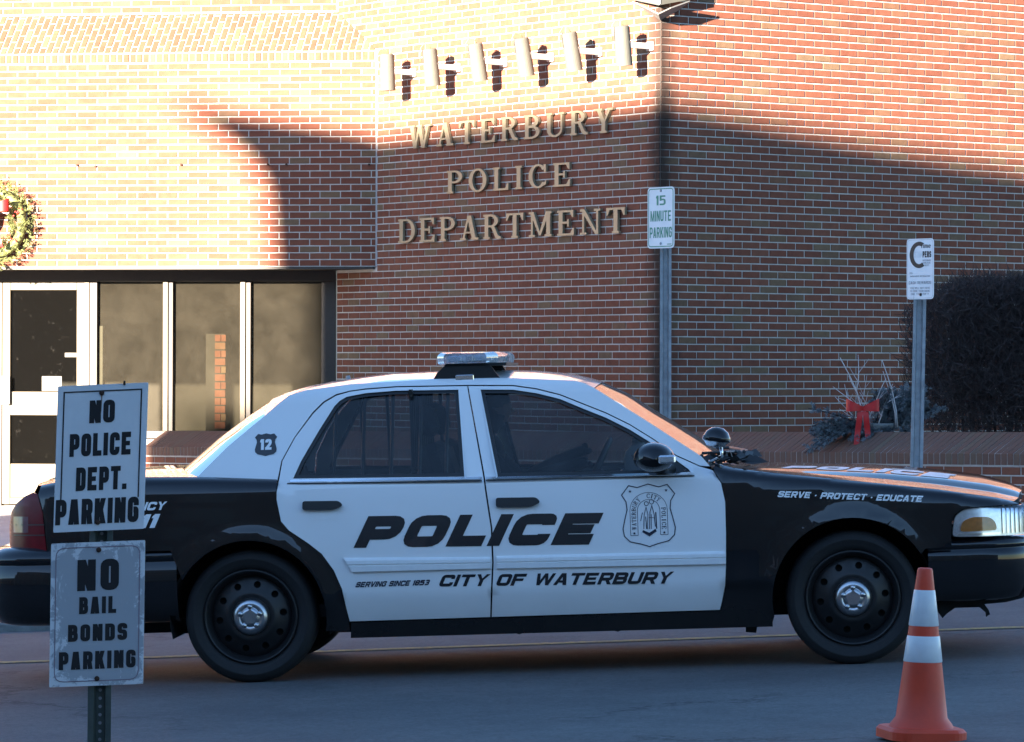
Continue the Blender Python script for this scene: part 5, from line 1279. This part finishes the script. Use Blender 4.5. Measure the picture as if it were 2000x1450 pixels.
for i in range(22):
    q=[]
    for k in (i,i+1):
        a=R(62)+(2*math.pi-R(118))*k/22; q.append(((cc[0]+.100*math.cos(a),cc[1]+.098*math.sin(a)),(cc[0]+.058*math.cos(a),cc[1]+.068*math.sin(a))))
    cr.append([q[0][0],q[1][0],q[1][1],q[0][1]])
ink('lettering',[('C',cr)],P,bl,MT['ink'])
ink('lettering',text_glyphs('rime','narrow',.034,.098,cx=.205,base=.378),P,bl,MT['ink']); ink('lettering',text_glyphs('PERS','impact',.046,.090,cx=.214,base=.308),P,bl,MT['ink']); ink('lettering',text_glyphs('STOP','narrow',.046,.080,cx=.122,base=.308),P,bl,MT['band'],.0009)
MT['faint']=simple('faded_grey_ink',(.28,.28,.30),.6,var=.1)
for s,base,hh,ww,cx in (('WATERBURY',.280,.012,.090,.214),('POLICE',.262,.012,.080,.214),('DEPT',.244,.012,.05,.214),('CALL',.190,.012,.035,.05),('ANONYMOUS INFORMATION',.165,.011,.21,.142),('CASH REWARDS',.112,.022,.235,.142),('YOU WILL NOT HAVE',.076,.014,.21,.142),('TO GIVE YOUR NAME',.054,.014,.21,.142),('OR TESTIFY',.032,.014,.19,.142)):
    ink('small_print',text_glyphs(s,'micro',hh,ww,cx=cx,base=base),P,bl,MT['faint'])
bolt(P,.150,.035,bl,MT['ink'],.012)
# ------------------------------------------------------------------ traffic cone
gx=1.577; gy=14.57; g0=road_z(gx)
cone=thing('traffic_cone','orange traffic cone with two white reflective collars by the front wheel','cone',(gx,gy,g0))
Mc=Matrix.Translation((gx,gy,g0))@Matrix.Rotation(R(1.2),4,'Y')
def conr(z): return .0285+(.104-.0285)*(1-(z-.05)/.608)
mb=MB(); mb.lathe([(.126,.046),(.118,.062),(conr(.085),.085)]+[(conr(z),z) for z in (.2,.3,.4,.5,.6,.650)]+[(conr(.656)-.002,.657),(.018,.660),(.016,.60)],40,Mc); mb.build('cone_body',MT['orange'],cone,smooth=True,world=True)
for z0,z1 in ((.300,.398),(.438,.574)):
    mb=MB(); mb.lathe([(conr(z0)+.0004,z0-.001),(conr(z0)+.0022,z0+.002),(conr(z1)+.0022,z1-.002),(conr(z1)+.0004,z1+.001)],40,Mc); mb.build('reflective_collar',MT['band'],cone,smooth=True,world=True)
mb=MB(); bp=rpoly([(-.152,-.105),(-.105,-.152),(.105,-.152),(.152,-.105),(.152,.105),(.105,.152),(-.105,.152),(-.152,.105)],.02,3); bp2=inset(bp,.012); n=len(bp)
Mr=Mc@Matrix.Rotation(R(12),4,'Z')
vs=[Mr@Vector((a,b_,z)) for pl,z in ((bp,.004),(bp,.036),(bp2,.048)) for a,b_ in pl]
mb.add(vs,[(k*n+i,k*n+(i+1)%n,(k+1)*n+(i+1)%n,(k+1)*n+i) for k in (0,1) for i in range(n)]+[tuple(2*n+i for i in range(n)),tuple(range(n))[::-1]]); mb.build('cone_base',MT['orange'],cone,world=True)

# ------------------------------------------------------------------ greenery
def needles(mb,p,d,L,r_,n,rnd,w=.003,taper=.5):
    """a sprig: needles around a short axis"""
    d=d.normalized(); e=d.cross(Z); e=e.normalized() if e.length>1e-3 else Vector((1,0,0)); g=d.cross(e)
    for i in range(n):
        t=rnd.random(); a=rnd.random()*6.283; q=p+d*(L*t); o=(e*math.cos(a)+g*math.sin(a)); dirn=(o*.8+d*.75).normalized(); l=r_*(1-taper*t)*rnd.uniform(.7,1.15)
        sd=dirn.cross(o.cross(d)+Vector((.01,.02,.03))).normalized()*w
        mb.add([q-sd,q+sd,q+dirn*l+sd*.3,q+dirn*l-sd*.3],[(0,1,2,3)])
rnd=random.Random(11)
wc=fA(-3.985,2.975,.10); wr=thing('wreath','green spruce christmas wreath with red bow hanging on the sunlit brick','wreath',tuple(wc-Z*.48))
mb=MB(); nA=nrm(tA)
for i in range(620):
    a=rnd.random()*6.283; rr=.335+rnd.gauss(0,.065); ph=rnd.random()*6.283
    rad=tA*math.cos(a)+Z*math.sin(a); tang=-tA*math.sin(a)+Z*math.cos(a)
    p=wc+rad*(.32+.085*math.cos(ph))+nA*(.085*math.sin(ph)); d=(rad*math.cos(ph)*.9+nA*(math.sin(ph)*.8+.2)+tang*rnd.uniform(.2,.9)+Vector((rnd.gauss(0,.25),rnd.gauss(0,.25),rnd.gauss(0,.25))))
    needles(mb,p,d,rnd.uniform(.05,.105),.034,17,rnd,.0035)
mb.build('foliage',MT['needle'],wr,world=True)
mb=MB(); ring=[wc+(tA*math.cos(a)+Z*math.sin(a))*.32 for a in np.linspace(0,6.283,33)]; mb.tube(ring,.05,8,False); mb.build('wreath_core',MT['needle'],wr,smooth=True,world=True)
mb=MB()
for a in np.linspace(.4,6.6,8):
    c=wc+(tA*math.cos(a)+Z*math.sin(a))*(.33+rnd.gauss(0,.03))+nA*.12
    for k in range(4):
        q=c+Vector((rnd.gauss(0,.02),rnd.gauss(0,.02),rnd.gauss(0,.02))); mb.lathe([(0,-.011),(.009,-.006),(.011,0),(.009,.006),(0,.011)],7,Matrix.Translation(q))
mb.build('berries',MT['berry'],wr,smooth=True,world=True)
mb=MB()
for sgn in (-1,1):
    mb.grid(lambda u,v:tuple(wc+tA*(sgn*.23*math.sin(u*math.pi))+Z*(.13+.05*math.sin(u*math.pi)+.13*(v-.5)*(.35+.65*math.sin(u*math.pi)))+nA*(.16+.05*math.sin(u*2*math.pi))),14,3)
    mb.grid(lambda u,v:tuple(wc+tA*(sgn*(.04+.10*u)+.055*(v-.5))+Z*(.11-.36*u)+nA*(.14+.02*math.sin(u*9))),12,3)
mb.build('bow',MT['red'],wr,smooth=True,world=True)
# planter arrangement behind the coping
pc=Vector((2.86,29.92,.80)); pot=thing('planted_pot','grey stone pot of blue spruce boughs, red bow and white twigs behind the coping','planter',tuple(pc))
mb=MB(); mb.lathe([(.10,0),(.135,.10),(.150,.25),(.160,.265),(.160,.285),(.140,.285),(.13,.25),(0,.24)],24,Matrix.Translation(pc)); mb.build('pot',MT['stonepot'],pot,smooth=True,world=True)
mb=MB(); stem=MB(); c0=pc+Z*.27
def bough(p0,d,L,dens=26,droop=.0):
    n=9; prev=p0; d=d.normalized()
    for i in range(n):
        t=(i+1)/n; p=p0+d*(L*t)-Z*(droop*t*t); seg=p-prev
        stem.tube([prev,p],.004,4,False)
        for k in range(3):
            sd=(seg.normalized()+Vector((rnd.gauss(0,.7),rnd.gauss(0,.7),rnd.gauss(0,.55)))).normalized()
            needles(mb,prev,sd,rnd.uniform(.05,.10)*(1.1-.3*t),.030,dens,rnd,.0042)
        prev=p
tx=Vector((1,0,0))
for k in range(13): bough(c0+Vector((-.05,0,-.02)),Vector((-1,rnd.uniform(-.6,.3),rnd.uniform(-.05,.50))),rnd.uniform(.34,.60),26,rnd.uniform(.06,.20))
for k in range(46): bough(c0+Vector((rnd.uniform(.0,.30),rnd.uniform(.0,.2),0)),Vector((rnd.uniform(-.25,.9),rnd.uniform(-.5,.5),rnd.uniform(.3,1.2))),rnd.uniform(.20,.44),26,.04)
for k in range(7): bough(c0+Vector((-.1+k*.06,-.1,-.03)),Vector((rnd.uniform(-.8,.8),-1,rnd.uniform(-.3,.2))),rnd.uniform(.12,.2),24,.08)
mb.build('spruce_foliage',MT['bluespruce'],pot,world=True); stem.build('spruce_stems',MT['twig'],pot,world=True,kind='stuff')
mb=MB()
def twig(p,d,L,r_,lev):
    n=4; pts=[p]; dd=d.normalized()
    for i in range(n):
        dd=(dd+Vector((rnd.gauss(0,.09),rnd.gauss(0,.09),rnd.gauss(0,.05)))).normalized(); pts.append(pts[-1]+dd*L/n)
    mb.tube(pts,[r_*(1-.6*i/n) for i in range(n+1)],6)
    if lev>0:
        for k in range(2): 
            s_=1 if k else -1; twig(pts[1+k],(dd+Vector((s_*.65,rnd.gauss(0,.2),.1))),L*.48,r_*.65,lev-1)
for dx,d,L,r_ in ((-.08,(-.12,0,1),.60,.0075),(-.06,(.10,0,1),.42,.006),(-.09,(-.75,-.1,.75),.34,.005),(.02,(.45,0,1),.40,.005),(.18,(.02,0,1),.56,.0075),(.165,(-.02,0,1),.46,.005),(-.02,(-.25,.1,1),.45,.004)):
    twig(c0+Vector((dx,-.06,-.02)),Vector(d),L,r_,2 if abs(dx)<.15 else 0)
mb.build('white_twigs',MT['birch'],pot,smooth=True,world=True)
mb=MB(); bc=c0+Vector((-.11,-.20,.11))
for sgn in (-1,1):
    mb.grid(lambda u,v:tuple(bc+Vector((sgn*.13*math.sin(u*math.pi),-.02-.05*math.sin(u*2*math.pi),.02+.03*math.sin(u*math.pi)+.10*(v-.5)*(.35+.65*math.sin(u*math.pi))))),14,3)
    mb.grid(lambda u,v:tuple(bc+Vector((sgn*(.02+.03*u)+.045*(v-.5),-.03-.01*math.sin(u*8),-.26*u))),10,2)
mb.build('bow',MT['red'],pot,smooth=True,world=True)
# clipped bare hedge
hg=thing('hedge','dense clipped hedge of bare dark twigs behind the planter wall','hedge',(4.25,31.6,.85)); mb=MB(); st=MB()
def inhedge():
    while True:
        x=rnd.uniform(3.30,5.75); y=rnd.uniform(31.0,32.2); z=rnd.uniform(.95,2.26)
        e=min((x-3.30)/.25,1); top=2.10+.16*min(1,(x-3.3)/.5)+.03*math.sin(x*5)
        if z<top-.10*(1-e) and rnd.random()<.35+.65*min(1,(z-.9)/.5) : return Vector((x,y,z))
for i in range(62000):
    p=inhedge()
    if p.x<3.5 and rnd.random()<.55: continue
    d=Vector((rnd.gauss(-.12,.55),rnd.gauss(-.25,.5),abs(rnd.gauss(.55,.5)))).normalized(); l=rnd.uniform(.06,.20); wv=d.cross(Vector((rnd.gauss(0,1),rnd.gauss(0,1),rnd.gauss(0,1)))).normalized()*rnd.uniform(.0016,.0042)
    k=p+d*l*.5+Vector((rnd.gauss(0,.01),rnd.gauss(0,.01),0)); q=p+d*l
    mb.add([p-wv,p+wv,k+wv*.8,k-wv*.8,q],[(0,1,2,3),(3,2,4)])
mb.build('twigs',MT['twig'],hg,world=True)
for i in range(26):
    x=rnd.uniform(3.75,5.6); y=rnd.uniform(31.3,31.9); st.tube([(x,y,.78),(x+rnd.gauss(0,.05),y,1.2),(x+rnd.gauss(0,.15),y+rnd.gauss(0,.1),1.7)],[.016,.011,.005],6)
st.build('stems',MT['twig'],hg,smooth=True,world=True)

# ------------------------------------------------------------------ building across the street (behind the camera): its roof line shades the corner
hx=SUN_H; sx=Vector((hx.y,-hx.x,0)); sx=sx if sx.x>0 else -sx
Dpl=hx.dot(PAB)+38.0
def fO(u,z,d=0.0): return hx*(Dpl+d)+sx*u+Z*z
occ=thing('street_building','flat roofed masonry block across the street with projecting cornice','building',tuple(fO(-8,0,6)))
corn=[(-24.20,10.3),(-24.23,10.86),(-24.27,11.32),(-24.40,11.58),(-24.66,11.80),(-25.06,12.03),(-24.33,12.01),(-23.2,11.93),(-23.2,10.3)]
sil=[(-24.21,-.6),(-24.21,11.99),(-23.2,11.93),(-21,11.85),(-18.85,11.72),(-18.0,11.92),(-17.36,12.14),(-12,12.4),(60,12.6),(60,-.6)]
v,t=cdt([sil]); n=len(v); V=[fO(a,b_,0) for a,b_ in v]+[fO(a,b_,14) for a,b_ in v]
mesh_ob('masonry',V,list(t)+[tuple(i+n for i in q)[::-1] for q in t]+[(i,j,j+n,i+n)[::-1] for i,j in bedges(t)],simple('pale_masonry',(.17,.15,.135),.9,var=.15,nscale=.6),occ,world=True)
v,t=cdt([corn]); n=len(v); V=[fO(a,b_,-.25) for a,b_ in v]+[fO(a,b_,.25) for a,b_ in v]
mesh_ob('cornice_bracket',V,list(t)+[tuple(i+n for i in q)[::-1] for q in t]+[(i,j,j+n,i+n)[::-1] for i,j in bedges(t)],simple('cornice_stone',(.17,.15,.135),.9),occ,world=True)
for r in range(4):
    for c in range(16):
        u0=-22.4+c*3.1; z0=1.2+r*2.7
        mb=MB(); mb.add([fO(u0+a,z0+b_,d) for d in (-.02,.05) for a,b_ in ((0,0),(1.3,0),(1.3,1.8),(0,1.8))],[(0,1,2,3),(0,1,5,4),(1,2,6,5),(2,3,7,6),(3,0,4,7)]); mb.build('window',MT['kerb'],occ,world=True)
wing=thing('street_building','unseen masonry wing added beside the block to shade the low planter wall','building',tuple(fO(-24.9,0,6)))  # unseen wing, added so the low wall by the entrance falls in shade
mb=MB(); vs=[fO(u,z,d) for z in (-.6,9.2) for d in (.5,12) for u in (-25.45,-24.22)]; mb.add(vs,[(0,2,3,1),(4,5,7,6),(0,1,5,4),(2,6,7,3),(0,4,6,2),(1,3,7,5)]); mb.build('masonry',simple('grey_masonry',(.30,.29,.27),.9,var=.15,nscale=.6),wing,world=True)
low=thing('street_building','unseen long masonry row added to keep the street left of the car in shade','building',tuple(fO(-43,0,6)))  # unseen row, added to shade the street mirrored in the tail light
mb=MB(); vs=[fO(u,z,d) for z in (-.8,6.0) for d in (1.5,12) for u in (-64,-25.5)]; mb.add(vs,[(0,2,3,1),(4,5,7,6),(0,1,5,4),(2,6,7,3),(0,4,6,2),(1,3,7,5)]); mb.build('masonry',simple('brown_masonry',(.20,.15,.12),.9,var=.15,nscale=.6),low,world=True)
for c in range(10):
    u0=-62+c*3.6
    mb=MB(); mb.add([fO(u0+a,1.0+b_,d) for d in (1.48,1.55) for a,b_ in ((0,0),(2.0,0),(2.0,2.2),(0,2.2))],[(0,1,2,3),(0,1,5,4),(1,2,6,5),(2,3,7,6),(3,0,4,7)]); mb.build('window',MT['bronze'],low,world=True)
bpy.context.view_layer.update()
